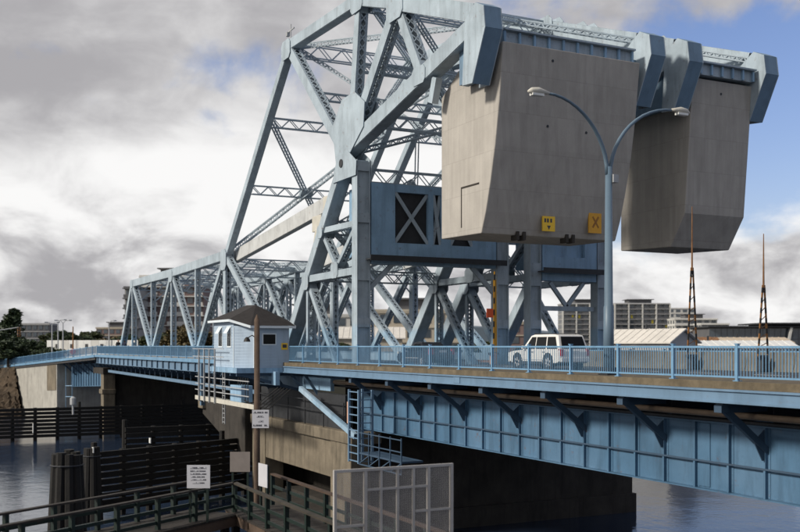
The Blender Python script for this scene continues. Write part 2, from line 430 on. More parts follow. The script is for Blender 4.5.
# ------------------------------------------------------------------ railings
def railing(name, pts, label, sp=2.88, h=1.1, pick=.125, start=None, mat=RAIL, z=None, post=.10, group='blue walkway railings'):
    """posts, rails and pickets along a polyline of (x, y, z)"""
    pts = [V(p) for p in pts]; t = thing(name, pts[0], label, 'railing', group)
    for A, B in zip(pts, pts[1:]):
        ax = B - A; Ln = ax.length; ax.normalize(); rz = math.atan2(ax.y, ax.x)
        pm = MB().box(-post/2, post/2, -post/2, post/2, 0, h + .05).box(-post*.7, post*.7, -post*.7, post*.7, h + .051, h + .08).box(-.11, .11, -.09, .09, .002, .03)
        me = smesh('post', pm, mat); s = start if start is not None else 0
        while s <= Ln + .01:
            inst('post', me, t, A + ax * s, rz); s += sp
        obj('top_rail', MB().beam(A + V((0, 0, h - .03)), B + V((0, 0, h - .03)), .075, .065), mat, t)
        obj('bottom_rail', MB().beam(A + V((0, 0, .13)), B + V((0, 0, .13)), .05, .055), mat, t)
        if pick:
            pk = MB(); n = int(Ln / pick)
            for i in range(n):
                c = A + ax * ((i + .5) * Ln / n); pk.beam(c + V((0, 0, .14)), c + V((0, 0, h - .06)), .024, .024)
            obj('pickets', pk, mat, t, kind='stuff')
    return t
railing('walkway_railing', [(-63.2, Y_R, 0), (X_END, Y_R, 0)], 'long blue picket railing along the near approach span, in front of the white car', start=.2+2.88*0+(63.2-23.13-13*2.88-.2)%2.88)
railing('walkway_railing', [(X_TIP, Y_R, 0), (-70.4, Y_R, 0)], 'level blue railing along the lift span, left of the small house', start=.4)
railing('walkway_railing', [(-193, 16.0, -2.5), (X_TIP - .15, Y_R, 0)], 'blue railing sloping down to the far left shore above the pale abutment', start=.4)
railing('walkway_railing', [(-58.4, 38.2, -.15), (X_END, 38.2, -.15)], 'blue railing topping the far side of the road, right of the car', start=.6, h=1.0)

# ------------------------------------------------------------------ approach span girders
def girder(Y, near, label):
    x0, x1, zt, zb = -55.5, X_END, -1.5, -3.9
    t = thing('plate_girder', (x0, Y, zb), label, 'girder', 'plate girders of the approach span')
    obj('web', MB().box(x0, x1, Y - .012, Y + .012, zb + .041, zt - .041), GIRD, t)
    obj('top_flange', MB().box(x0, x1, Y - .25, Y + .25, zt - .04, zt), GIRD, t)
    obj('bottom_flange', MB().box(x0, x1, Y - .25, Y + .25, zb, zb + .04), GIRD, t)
    sm = smesh('stiffener', MB().box(-.045, .045, -.16, -.013, zb + .042, zt - .042).box(-.14, .14, -.034, -.0135, zb + .05, zt - .05), GIRD)
    if near:
        rm = MB(); xr = -54.1
        while xr < x1:
            for k in range(13):
                for dx in (-.10, .10): rivet(rm, V((xr + dx, Y - .0345, zb + .15 + k * .172)), V((0, -1, 0)), .024)
            xr += 1.6
        k = int((x1 - x0) / .2)
        for i in range(k):
            for zz in (zb + .08, zt - .08): rivet(rm, V((x0 + i * .2, Y - .0125, zz)), V((0, -1, 0)), .024)
        obj('rivets', rm, GIRD, t, kind='stuff')
    n = 0; x = -54.1
    while x < x1:
        inst('stiffener', sm, t, (x, Y, 0)); x += 1.6
    if near:
        obj('edge_stiffener', MB().box(x0, x1, Y - .19, Y - .161, -2.93, -2.87), DBLUE, t)
        bm = MB()
        bm.beam((0, -2.0, -.82), (0, -.05, -2.3), .16, .22, lat=XH)
        bm.box(-.012, .012, -1.9, -.02, -1.02, -.72).box(-.15, .15, -2.1, -.02, -.76, -.70)
        bm.prism([(-.62, -2.0), (-.02, -1.5), (-.02, -2.62), (-.25, -2.62)], -.02, .02, 'x')
        bm.box(-.16, .16, -2.16, -1.86, -1.0, -.761)
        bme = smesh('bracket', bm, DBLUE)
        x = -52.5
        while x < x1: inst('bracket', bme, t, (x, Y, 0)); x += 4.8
        # splice plates
        for xs in (-45, -26.6, -8): obj('splice_plate', MB().box(xs - .35, xs + .35, Y - .045, Y - .0145, -3.8, -1.6), GIRD, t)
    return t
girder(25.2, True, 'long ribbed blue plate girder under the near walkway, with sloping brackets')
girder(37.2, False, 'ribbed plate girder on the far side beneath the road deck')
fb = thing('fascia_beam', (-63, 22.95, -.7), 'pale blue edge channel running under the near sidewalk slab', 'beam')
for xa, xb in ((-63.2, -40.0), (-39.99, -16.8), (-16.79, X_END)):
    obj('channel', MB().box(xa, xb, 22.93, 22.95, -.66, -.243).box(xa, xb, 22.86, 22.929, -.68, -.62).box(xa, xb, 22.86, 22.929, -.31, -.25), FASC, fb)
for xs in (-40, -16.8): obj('splice_plate', MB().box(xs - .3, xs + .3, 22.90, 22.928, -.61, -.32), FASC, fb)
tag(mono('service_pipe', MB().tube([(-66, 24.55, -1.18), (X_END, 24.55, -1.18)], .11, 10), PIPE, 'brown service pipe running along under the sidewalk overhang', 'pipe', 'service pipes under the sidewalk', loc=(-66, 24.55, -1.18), smooth=True))
tag(mono('service_pipe', MB().tube([(-66, 24.9, -1.42), (X_END, 24.9, -1.42)], .07, 8), DARK, 'thin dark conduit beside the brown pipe, just above the ribbed girder', 'pipe', 'service pipes under the sidewalk', loc=(-66, 24.9, -1.42), smooth=True))
st = thing('floor_framing', (-40, 30, -1.5), 'dark cross beams carrying the road deck between the plate girders', 'beams')
cm = smesh('cross_beam', MB().box(-.13, .13, 25.46, 36.94, -.045-.75, -.755).box(-.012, .012, 25.46, 36.94, -1.75, -.80).box(-.13, .13, 25.46, 36.94, -1.79, -1.751), DARK)
x = -57.3
while x < X_END: inst('cross_beam', cm, st, (x, 0, 0)); x += 4.8
pp = thing('concrete_parapet', (-58, 38.0, -.15), 'long beige concrete parapet on the far side of the road', 'parapet')
x = -57.8
pm = smesh('parapet_panel', MB().prism([(37.55, -.146), (38.0, -.146), (38.0, .80), (37.75, .80), (37.68, .2)], 0, 2.97, 'x'), PARA)
while x < X_END - 3: inst('parapet_panel', pm, pp, (x, 0, 0)); x += 3.0

# ------------------------------------------------------------------ the two bascule bridges
def leaf(Y0, Y1, road):
    w = 'road' if road else 'railway'
    lab = 'near lift span, pale blue laced truss over the channel, left of the small house' if road else 'narrower railway lift span, blue laced truss behind the near span'
    t = thing('lift_span', (-104, (Y0+Y1)/2, -.2), lab, 'bridge span', 'lift spans')
    H = 9.0; B = .2
    top = [(-128.2, H), (-107.8, H), (-88.0, H + .3)]
    bot = [(-136.0, B), (-117.5, B), (-98.0, B), (-73.4, B)]
    for Y in (Y0, Y1):
        for (a, b) in zip(top, top[1:]): member('top_chord', (a[0], Y, a[1]), (b[0], Y, b[1]), .72, .85, t, cover=-1)
        for (a, b) in zip(bot, bot[1:]): member('bottom_chord', (a[0], Y, a[1]), (b[0], Y, b[1]), .70, .65, t)
        member('end_post', (bot[0][0], Y, B), (top[0][0], Y, H), .70, .70, t, cover=1)
        for a, b in ((top[0], bot[1]), (top[1], bot[1]), (top[1], bot[2]), (top[2], bot[2]), (top[2], bot[3])):
            member('diagonal', (a[0], Y, a[1]), (b[0], Y, b[1]), .66, .55, t)
        for a in (top[0], top[1], top[2]): member('vertical', (a[0], Y, a[1]), (a[0], Y, B), .60, .38 if a is not top[2] else .8, t)
        for b in (bot[1], bot[2]): member('vertical', (b[0], Y, H + .05), (b[0], Y, B), .60, .38, t)
        gusset(top[0][0], H - .1, Y, 2.0, 1.5, .745, t); gusset(top[1][0], H - .3, Y, 2.2, 1.9, .748, t)
        gusset(top[2][0], H - .1, Y, 2.4, 2.6, .756, t)
        for k in (1, 2): gusset(bot[k][0], B + .2, Y, 2.4, 1.5, .75, t)
        gusset(bot[3][0], B + .3, Y, 2.2, 1.9, .74, t)
    ya, yb = Y0 + .3, Y1 - .3
    for x, z in ((-128.2, H), (-117.5, H), (-107.8, H), (-98, H), (-88, H - .1)):
        lattice('top_strut', (x, ya, z - .35), (x, yb, z - .35), .5, 1.0, t, lat=ZH)
        for s_, yy in ((1, ya), (-1, yb)): obj('knee_brace', MB().beam((x, yy, z - 2.6), (x, yy + s_ * min(2.0, (Y1-Y0)*.3), z - .8), .12, .12, lat=XH), TRUSS, t)
    xs = [-128.2, -117.5, -107.8, -98, -88]
    for a, b in zip(xs, xs[1:]):
        lattice('top_lateral', (a, ya, H), (b, yb, H + .02), .28, .32, t, bar=.07)
        lattice('top_lateral', (a, yb, H + .05), (b, ya, H + .07), .28, .32, t, bar=.07)
    # floor
    yo = Y_R - .2 if road else Y0 - .5
    fm = smesh('floor_beam', MB().box(-.15, .15, Y0 - .2, Y1 + .2, -.72, -.68).box(-.014, .014, Y0 - .2, Y1 + .2, -1.68, -.721).box(-.15, .15, Y0 - .2, Y1 + .2, -1.72, -1.681), BLUE)
    x = -135.6
    while x < -73: inst('floor_beam', fm, t, (x, 0, 0)); x += 4.85
    obj('deck', MB().box(-136.3, -73.6, Y0 - .25, Y1 + .3, -.66, -.16), ASPH, t)
    if road:
        obj('walkway_slab', MB().box(-136.4, -70.2, Y_R - .22, Y0 - .45, -.22, -.002), WALK, t)
        obj('walkway_edge', MB().box(-136.4, -70.2, Y_R - .28, Y_R - .24, -.34, -.01), RAIL, t)
        obj('walkway_beam', MB().box(-136.4, -70.2, Y_R + .0, Y_R + .02, -1.12, -.33).box(-136.4, -70.2, Y_R - .1, Y_R + .1, -1.16, -1.12), FASC, t)
        rb = smesh('outrigger', MB().box(-.09, .09, Y_R - .12, Y_R - .002, -1.11, -.35).beam((0, Y_R + .1, -1.3), (0, Y0 - .3, -2.1), .12, .16, lat=XH), DBLUE)
        x = -135.2
        while x < -71: inst('outrigger', rb, t, (x, 0, 0)); x += 2.42
        lb = MB().beam((-131, Y_R + .6, -2.1), (-71.5, Y_R + .6, -2.35), .22, .3)
        obj('lower_beam', lb, FASC, t)
        hm = smesh('hanger', MB().beam((0, Y_R + .75, -2.1), (0, Y_R + .75, -.7), .09, .09), DBLUE)
        x = -130
        while x < -72:
            inst('hanger', hm, t, (x, 0, 0)); x += 2.42
    return t
def tower(Y0, Y1, road):
    lab = ('near steel tower of the road bridge with its blue machinery cabin under the left counterweight' if road else
           'narrow steel tower of the railway bridge standing below the right counterweight')
    t = thing('bascule_tower', (-64, (Y0+Y1)/2, -.6), lab, 'bridge tower', 'bascule towers')
    Xr, Xt, Zt = -58.6, -60.9, 13.2; Xh = -73.0
    for k, Y in enumerate((Y0, Y1)):
        member('front_leg', (Xh, Y, -.5), (Xt, Y, Zt), .96, .78, t, cover=2)
        # rear post: plated box with recessed end face
        mb = MB().box(Xr - .42, Xr + .42, Y - .46, Y - .41, -.6, 13.0).box(Xr - .42, Xr + .42, Y + .41, Y + .46, -.6, 13.0).box(Xr - .1, Xr + .22, Y - .409, Y + .409, -.6, 13.0)
        po = obj('rear_post', mb, TRUSS, t)
        for z0, z1 in ((-.6, .6), (2.3, 2.9), (5.3, 6.9), (9, 9.6), (12.3, 12.9)): obj('batten_plate', MB().box(Xr + .23, Xr + .40, Y - .405, Y + .405, z0, z1), TRUSS, po)
        def lx(z): return Xh + (Xt - Xh) * (z + .5) / (Zt + .5)
        member('strut', (lx(9.1), Y, 9.1), (Xr, Y, 9.0), .72, .42, t)
        member('brace', (lx(9.0), Y, 8.9), (-62.2, Y, 6.5), .62, .36, t)
        member('brace', (Xr - .3, Y, 8.9), (-62.0, Y, 6.5), .60, .36, t)
        member('strut', (lx(5.9), Y, 5.9), (Xr, Y, 5.95), .76, .48, t)
        member('post', (lx(5.6) + .3, Y, 5.5), (lx(5.6) + .3, Y, -.4), .66, .34, t)
        member('brace', (lx(5.6) + .4, Y, 5.5), (-62.0, Y, -.4), .64, .40, t)
        gusset(-62.1, 6.2, Y, 1.7, 1.5, .80, t); gusset(lx(5.7) + .2, 5.7, Y, 1.7, 1.6, .95, t)
        gusset(lx(9) + .1, 9.0, Y, 1.3, 1.2, .97, t)
        # trunnion head and bearing
        plate('trunnion_plate', [(-62.0, 12.0), (-58.2, 12.0), (-58.1, 12.9), (-59.4, 13.7), (-61.2, 13.7)], Y, 1.08, t, TRUSS)
        obj('trunnion_pin', MB().tube([(-60.5, Y - .62, 13.1), (-60.5, Y + .62, 13.1)], .28, 14), DARK, t, smooth=False)
        obj('pinion_housing', MB().box(-66.6, -64.9, Y + .18 - .4, Y + .5, 9.2, 10.3).beam((-65.7, Y, 9.3), (-66.6, Y, 6.9), .5, .5), CREAM, t, bevel=.03)
        obj('base_plate', MB().box(Xr - .9, Xr + .9, Y - .9, Y + .9, -.9, -.61), BLUE, t)
        obj('base_plate', MB().box(Xh - 1.2, Xh + 1.0, Y - .85, Y + .85, -.95, -.60), BLUE, t)
    ya, yb = Y0 + .55, Y1 - .55
    # cabin between the rear posts: solid panels, braced openings
    Wd = yb - ya; xe = Xr + .42; zb, zt = (6.95, 11.6) if road else (6.6, 9.8)
    cab = obj('portal_cabin', MB().box(Xr - 3.0, xe - .30, ya, yb, zb + .02, zt - .02), DARK if road else BLUE, t)
    def pan(y0, y1, z0=zb, z1=zt, nm='panel', mt=BLUE): return obj(nm, MB().box(xe - .29, xe, y0, y1, z0, z1), mt, cab)
    if road:
        for a, b in ((0, .18), (.44, .48), (.54, .62), (.80, .96)): pan(ya + a * Wd, ya + b * Wd)
        pan(ya + .96 * Wd, yb)
        for a, b in ((.18, .44), (.48, .54), (.62, .80)):
            pan(ya + a * Wd + .004, ya + b * Wd - .004, zt - .5, zt, 'panel'); pan(ya + a * Wd + .004, ya + b * Wd - .004, zb, zb + .85, 'panel')
            xb = MB(); za, zc = zb + .85, zt - .5
            xb.beam((xe - .12, ya + a * Wd, za), (xe - .12, ya + b * Wd, zc), .06, .24, lat=XH); xb.beam((xe - .05, ya + a * Wd, zc), (xe - .05, ya + b * Wd, za), .06, .24, lat=XH)
            obj('cross_brace', xb, TRUSS, cab)
        sp = obj('side_panel', MB().box(Xr - 3.0, Xr - .5, ya - .06, ya - .002, zb + .05, zt - .05), BLUE, cab)
    else:
        for a, b in ((0, .22), (.78, 1)): pan(ya + a * Wd, ya + b * Wd)
        pan(ya + .22 * Wd + .004, ya + .78 * Wd - .004, zt - .9, zt); pan(ya + .22 * Wd + .004, ya + .78 * Wd - .004, zb, zb + .8)
    obj('cabin_walk', MB().box(xe + .002, xe + .75, ya - .4, yb + .4, zb - .34, zb - .26).box(xe + .70, xe + .76, ya - .4, yb + .4, zb - .42, zb - .05), DARK, t)
    obj('portal_beam', MB().box(Xr - .35, xe - .05, ya, yb, zb - .9 if not road else zb - .55, zb - .02), BLUE, t)
    # portal knee bracing under the cabin
    kb = MB(); zk = zb - 1.0; dep = 2.0 if not road else 1.4
    if not road:
        ym = (ya + yb) / 2
        kb.box(Xr - .14, Xr + .14, ya, yb, zk - 2.0, zk - 1.68)
        for yy in (ya + .9, yb - .9): obj('knee_brace', MB().beam((Xr, ym, zk - 1.7), (Xr, yy, zk), .22, .28, lat=XH), TRUSS, t)
    else:
        for yy, s_ in ((ya, 1), (yb, -1)): obj('knee_brace', MB().beam((Xr, yy, zb - 2.2), (Xr, yy + s_ * 1.7, zb - .5), .22, .3, lat=XH), TRUSS, t)
    if kb.v: obj('portal_tie', kb, TRUSS, t)
    # bracing between the inclined legs, kept above traffic
    def leg(z): return Xh + (Xt - Xh) * (z + .5) / (Zt + .5)
    for z in (6.2, 9.3, 12.6): lattice('cross_strut', (leg(z), ya, z), (leg(z), yb, z), .5, .9, t)
    for za, zc in ((6.3, 9.2), (9.4, 12.5)):
        n = 2 if road else 1
        for i in range(n):
            y0 = ya + (yb-ya) * i / n; y1 = ya + (yb-ya) * (i+1) / n
            lattice('sway_brace', (leg(za), y0, za), (leg(zc), y1, zc), .22, .3, t, bar=.07)
            lattice('sway_brace', (leg(za) - .3, y1, za), (leg(zc) - .3, y0, zc), .22, .3, t, bar=.07)
    return t
def cw_arm(Y0, Y1, road):
    lab = ('huge raised counterweight arm with the left concrete block carrying two yellow signs' if road else
           'raised counterweight arm of the railway bridge with the right concrete block, chamfered at its foot')
    t = thing('counterweight_arm', (-58, (Y0+Y1)/2, 7), lab, 'counterweight', 'bascule counterweights')
    L2 = (-71.5, 23.8); U1 = (-58.4, 23.3); U2 = (-53.0, 21.45); E = (-44.0, 18.1); T = (-60.8, 13.9); Mm = (-49.8, 16.3); L1 = (-87.4, 9.6)
    E2 = (-44.6, 17.4)
    for Y in (Y0, Y1):
        def mm(nm, a, b, w, d, **k): return member(nm, (a[0], Y, a[1]), (b[0], Y, b[1]), w, d, t, **k)
        mm('top_chord', L2, U1, .80, .80, cover=-1); mm('top_chord', U1, U2, .80, .80, cover=-1); mm('top_chord', U2, E, .80, .95, cover=-1)
        mm('bottom_chord', T, E2, .86, .95, cover=-1)
        mm('diagonal', T, L2, .74, .85); mm('vertical', (T[0] + 1.2, T[1] + 1), U1, .70, .80); mm('diagonal', (T[0] + 1.8, T[1] + 1.2), U2, .72, .85); mm('diagonal', U2, Mm, .70, .70)
        mm('link', L2, L1, .62, .66, cover=1)
        gusset(L2[0], L2[1] - .3, Y, 2.6, 2.0, .84, t); gusset(U1[0], U1[1] - .2, Y, 2.6, 1.8, .83, t); gusset(U2[0] + .1, U2[1] - .3, Y, 3.0, 2.3, .85, t)
        gusset(Mm[0], Mm[1], Y, 2.2, 1.4, .89, t)
        plate('heel_gusset', [(-61.6, 13.3), (-60.4, 12.9), (-57.2, 14.9), (-57.0, 16.4), (-58.6, 17.4), (-60.6, 17.3), (-62.2, 15.8)], Y, .93, t, TRUSS)
        # hanger plates gripping the block
        inn = .55 if Y == Y0 else -.55
        plate('hanger_plate', [(-44.6, 14.5), (-43.6, 14.4), (-42.35, 16.9), (-42.5, 18.0), (-43.3, 18.4), (-44.3, 17.8)], Y - .1, 1.0, t, TRUSS)
        YY = Y - .1
        obj('end_plate', MB().beam((-43.63, YY, 14.4), (-42.38, YY, 16.9), .97, .05).beam((-42.38, YY, 16.9), (-42.53, YY, 18.0), .97, .05).beam((-42.53, YY, 18.0), (-43.3, YY, 18.38), .97, .05), HANG, t)
        bk = MB(); bk.beam((-48.4, Y, 15.9), (-48.9, Y, 14.6), .4, .5)
        obj('hanger_link', bk, TRUSS, t)
        # light mast on the arm's outer end
        mb = MB().tube([(L2[0], Y, L2[1] + .4), (L2[0], Y, L2[1] + 1.7)], .05, 6).box(L2[0] - .7, L2[0] + .7, Y - .04, Y + .04, L2[1] + 1.2, L2[1] + 1.28).box(L2[0] - .8, L2[0] - .5, Y - .12, Y + .12, L2[1] + .95, L2[1] + 1.25)
        obj('light_mast', mb, GALV, t)
    ya, yb = Y0 + .35, Y1 - .35
    def lat(nm, a, b, w=.5, h=1.0, fa=ya, fb_=yb, **k): return lattice(nm, (a[0], fa, a[1]), (b[0], fb_, b[1]), w, h, t, **k)
    for n in (L2, U1, U2): lat('cross_strut', (n[0], n[1] - .2), (n[0], n[1] - .2))
    for n in (Mm, (-55.5, 14.9)): lat('cross_strut', n, n, h=.8)
    for a, b in ((L2, U1), (U1, U2), (U2, E), (T, Mm)):
        dz = .06
        nseg = 2 if (road and a is L2) else 1
        lat('lateral_brace', a, b, .25, .3, bar=.07); lat('lateral_brace', (a[0], a[1] + dz), (b[0], b[1] + dz), .25, .3, yb, ya, bar=.07)
    for a, b in ((L2, T), ((T[0] + 1.8, T[1] + 1.2), U2), ((T[0]+1.2, T[1]+1), U1)):
        lat('sway_brace', (a[0] + .1, a[1]), (b[0], b[1]), .25, .3, bar=.07); lat('sway_brace', (a[0] + .2, a[1]), (b[0] + .1, b[1]), .25, .3, yb, ya, bar=.07)
        m = ((a[0]+b[0])/2, (a[1]+b[1])/2); lat('cross_strut', m, m, .35, .6, bar=.08)
    # braced frame between the two links
    def lk(f): return (L2[0] + (L1[0] - L2[0]) * f, L2[1] + (L1[1] - L2[1]) * f)
    for f in (.33, .66): lat('link_strut', lk(f), lk(f), .35, .75, bar=.08)
    for f0, f1 in ((.33, .985),):
        a, b = lk(f0), lk(f1)
        lat('link_brace', a, b, .3, .42, bar=.10); lat('link_brace', (a[0] + .35, a[1]), (b[0] + .35, b[1]), .3, .42, yb, ya, bar=.10)
        m_ = lk(.66); obj('centre_gusset', MB().beam((m_[0] + .15, (ya+yb)/2 - .55, m_[1]), (m_[0] + .15, (ya+yb)/2 + .55, m_[1]), .9, .36, lat=V((-.7, 0, -.7))), TRUSS, t)
    # the concrete block
    if road: prof = [(-49.2, 7.1), (-44.9, 7.0), (-44.45, 8.1), (-44.0, 9.6), (-43.55, 11.4), (-43.15, 13.6), (-42.8, 16.5), (-46.5, 16.5), (-49.2, 15.0)]; b0, b1 = 27.2, 36.0
    else: prof = [(-49.8, 7.05), (-45.3, 6.9), (-44.1, 8.75), (-43.45, 16.4), (-46.6, 16.4), (-49.8, 15.0)]; b0, b1 = 40.35, 44.95
    blk = obj('concrete_block', MB().prism(prof, b0, b1), CONC, t, bevel=.05)
    # formwork holes, lifting lugs and soffit brackets on the end face
    hm = smesh('tie_hole', MB().tube([(-.05, 0, 0), (.008, 0, 0)], .075, 10), DARK)
    def face_x(z):
        pr = prof[1:]; 
        for (xa, za), (xb, zb) in zip(pr, pr[1:]):
            if za <= z <= zb: return xa + (xb - xa) * (z - za) / (zb - za)
        return -43
    for yy, zz in ([(b0 + 3.1, 12.6), (b0 + 5.6, 12.5), (b0 + 3.1, 15.9)] if road else [(b0 + 2.2, 15.7)]):
        inst('tie_hole', hm, blk, (face_x(zz) + .005, yy, zz))
    if road:
        for yy in (b0 + 2.4, b0 + 5.6):
            obj('lug', MB().box(-45.3, -44.75, yy - .3, yy - .12, 6.75, 7.2).box(-45.3, -44.75, yy + .12, yy + .3, 6.75, 7.2), PIERD, blk)
        obj('hatch_joint', MB().box(-47.0, -46.9, b0 - .012, b0 - .002, 7.5, 9.7).box(-46.9, -45.1, b0 - .012, b0 - .002, 9.6, 9.7), PIERD, blk)
    obj('cap_girder', MB().box(-45.6, -43.2, b0 + .25, b1 - .25, 16.55, 17.15).box(-45.9, -42.9, b0 + .2, b1 - .2, 17.155, 17.25), TRUSS, t)
    n = int((b1 - b0) / .9); cm_ = smesh('cap_rib', MB().box(-43.19, -43.05, -.06, .06, 16.56, 17.15), BLUE)
    for i in range(n + 1): inst('cap_rib', cm_, t, (0, b0 + .3 + i * (b1 - b0 - .6) / n, 0))
    # plating between hangers and block; inner saddles lengthened to shade the railway block
    for yy, xa_ in ((b0 - .4, -46.0 if road else -50.0), (b1 + .4, -49.4 if road else -46.0)):
        obj('saddle', MB().box(xa_, -43.6, yy - .28, yy + .28, 14.9, 16.9), HANG, t)
    if road:
        s1 = obj('clearance_sign', MB().box(-44.44, -44.36, 30.7, 31.5, 7.25, 8.05), YEL, blk)
        mk = MB().prism([(30.98, 7.55), (31.22, 7.55), (31.10, 7.33)], -44.358, -44.352, 'x')
        for q in (30.86, 31.03, 31.24): mk.box(-44.358, -44.352, q - .05, q + .06, 7.72, 7.93)
        obj('sign_print', mk, SIGNT, s1)
        s2 = obj('hazard_sign', MB().box(-44.44, -44.36, 33.75, 34.6, 7.3, 8.45), YEL2, blk)
        m2 = MB().beam((-44.355, 34.0, 7.6), (-44.355, 34.4, 8.2), .006, .12, lat=XH).beam((-44.355, 34.4, 7.6), (-44.355, 34.0, 8.2), .004, .1, lat=XH)
        obj('sign_print', m2, YEL3, s2)
    return t
for (a, b, r) in ((26.5, 37.0, True), (39.7, 45.5, False)):
    leaf(a, b, r); tower(a, b, r); cw_arm(a, b, r)
def op_strut(Y, label):
    t = thing('operating_strut', (-88, Y, 9.4), label, 'strut', 'operating struts')
    member('strut_body', (-88.2, Y, 9.2), (-66.2, Y, 11.2), .62, 1.12, t, cover=2, mat=PALEST)
    obj('end_casting', MB().box(-66.3, -65.3, Y - .36, Y + .36, 10.35, 11.75), CREAM, t, bevel=.06)
    obj('rusted_collar', MB().box(-65.9, -64.9, Y - .3, Y + .3, 9.85, 10.34), RUSTY, t)
    return t
op_strut(27.35, 'pale box strut rising from near lift span to near tower, rusted end')
op_strut(36.15, 'pale operating strut on the far side of the road span')
op_strut(40.5, 'operating strut on the near side of the railway span')
op_strut(44.7, 'operating strut on the far side of the railway span')
# light rail deck behind the tower for the railway bridge
rw = thing('railway_approach', (-14, 42.6, -1.6), 'low railway approach deck behind the road parapet', 'bridge span')
obj('deck', MB().box(-72, X_END, 40.2, 45.0, -.7, -.2), DARK, rw)
for Y in (40.4, 44.8): obj('girder', MB().box(-72, X_END, Y - .15, Y + .15, -2.4, -.71), BLUE, rw)
for Y in (41.85, 43.3): obj('rail', MB().box(-72, X_END, Y - .035, Y + .035, -.199, -.05), RUSTY, rw)

# ------------------------------------------------------------------ piers
def pier_main():
    t = thing('bridge_pier', (-66, 34, WZ), 'stained concrete pier below the small house and near tower, with corbel and dark opening', 'pier')
    obj('cap', MB().box(-72.5, -53.6, 23.6, 25.6, -4.7, -4.0), PIER, t, bevel=.06)
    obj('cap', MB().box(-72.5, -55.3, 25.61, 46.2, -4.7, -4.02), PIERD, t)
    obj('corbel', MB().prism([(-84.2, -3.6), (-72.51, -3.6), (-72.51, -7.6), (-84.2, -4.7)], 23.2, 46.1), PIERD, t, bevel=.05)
    obj('corbel_block', MB().box(-84.6, -83.2, 22.9, 24.4, -4.2, -3.3), PIER, t, bevel=.05)
    obj('spandrel', MB().prism([(-69.5, -7.0), (-57.0, -7.0), (-57.0, -4.71), (-69.5, -4.71)], 23.82, 24.7), PIER, t, bevel=.04)
    obj('column', MB().box(-57.0, -53.9, 23.7, 25.0, WZ - .5, -4.71), PIER, t, bevel=.05)
    obj('column', MB().box(-72.4, -69.5, 23.75, 25.2, WZ - .5, -4.71), PIER, t, bevel=.05)
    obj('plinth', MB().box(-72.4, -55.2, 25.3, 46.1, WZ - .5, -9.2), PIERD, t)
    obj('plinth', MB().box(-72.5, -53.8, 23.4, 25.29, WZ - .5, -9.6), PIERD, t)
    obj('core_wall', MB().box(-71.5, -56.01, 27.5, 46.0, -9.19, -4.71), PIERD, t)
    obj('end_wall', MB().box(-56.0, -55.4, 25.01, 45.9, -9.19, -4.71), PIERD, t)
    obj('shade_wall', MB().box(-71.3, -55.6, 24.1, 24.6, -3.995, -1.9), DARK, t)  # added dark wall standing in for the black shade above the cap
    for z_ in (-3.0, -2.4): obj('guard_bar', MB().box(-71.3, -55.0, 23.72, 23.77, z_, z_ + .06), DARK, t)
    for k_ in range(6): obj('guard_post', MB().box(-71.2 + k_*3.2, -71.14 + k_*3.2, 23.775, 23.83, -3.995, -2.3), DARK, t)
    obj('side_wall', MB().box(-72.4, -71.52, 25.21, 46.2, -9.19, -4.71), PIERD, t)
    for y in (27, 36.8, 40, 45.2):
        obj('bearing_plinth', MB().box(-60.2, -57.2, y - .9, y + .9, -3.99, -.95), PIERD, t); obj('bearing_plinth', MB().box(-74.2 + .9, -71.6, y - .9, y + .9, -3.99, -.98), PIERD, t)
pier_main()
def pier_far():
    t = thing('bridge_pier', (-139, 34, WZ), 'dark rest pier under the tip of the lift span across the channel', 'pier')
    obj('cap', MB().box(-142, -134.6, 23.8, 46.4, -2.6, -1.8), PIERD, t)
    obj('wall', MB().box(-141.5, -136.2, 25.5, 46, WZ - .5, -2.61), PIERD, t)
    obj('column', MB().box(-136.8, -134.9, 23.9, 25.4, WZ - .5, -2.61), PIER, t, bevel=.05)
    obj('column_cap', MB().box(-137.0, -134.7, 23.7, 25.45, -5.2, -4.6), PIER, t, bevel=.04)
pier_far()
# far left approach: girder span and abutment along the bent alignment
A0 = V((X_TIP, Y_R, 0)); dirB = (V((-193, 16.0, -2.5)) - A0).normalized(); nrm = V((-dirB.y, dirB.x, 0)).normalized()
if nrm.y < 0: nrm = -nrm
def al(t, off, z): p = A0 + dirB * t + nrm * off; return V((p.x, p.y, p.z + z))
fa = thing('shore_span', tuple(al(2, 4, -4)), 'short blue ribbed girder span beside the pale abutment at the far left', 'bridge span')
obj('deck', MB().beam(al(.3, 6, -.5), al(60, 6, -.5), 12.2, .5), ASPH, fa)
obj('walk_edge', MB().beam(al(.3, -.1, -.2), al(60, -.1, -.2), .3, .36), RAIL, fa)
obj('web', MB().beam(al(.5, 2.2, -2.6), al(19.5, 2.2, -2.5), .05, 3.2), GIRD, fa)
obj('bottom_flange', MB().beam(al(.5, 2.2, -4.22), al(19.5, 2.2, -4.12), .5, .05), GIRD, fa)
for k in range(16):
    obj('stiffener', MB().beam(al(1 + k*1.2, 2.08, -4.1), al(1 + k*1.2, 2.08, -1.1), .1, .12), GIRD, fa)
for k in range(6):
    obj('bracket', MB().beam(al(1.5 + k*3, .1, -.7), al(1.5 + k*3, 2.0, -2.4), .12, .2, lat=XH), DBLUE, fa)
ab = MB()
a, b, c = al(19.6, .1, -.55), al(60, .1, -.55), al(19.6, .1, -9.6)
i = len(ab.v)
lo = [al(19.6, .1, -9.9), al(39, .1, -9.2), al(46, .1, -.6), al(19.6, .1, -.6)]
hi = [al(19.6, 11.5, -9.9), al(39, 11.5, -9.2), al(46, 11.5, -.6), al(19.6, 11.5, -.6)]
ab.hexa(lo + hi)
abt = thing('abutment', tuple(al(30, 5, -10)), 'pale concrete abutment wall below the sloping railing at the far left', 'abutment')
obj('wall', ab, ABUT, abt)
obj('repair_patch', MB().beam(al(20.0, .06, -2.6), al(25, .06, -2.6), .05, 4.0), PIER, abt)
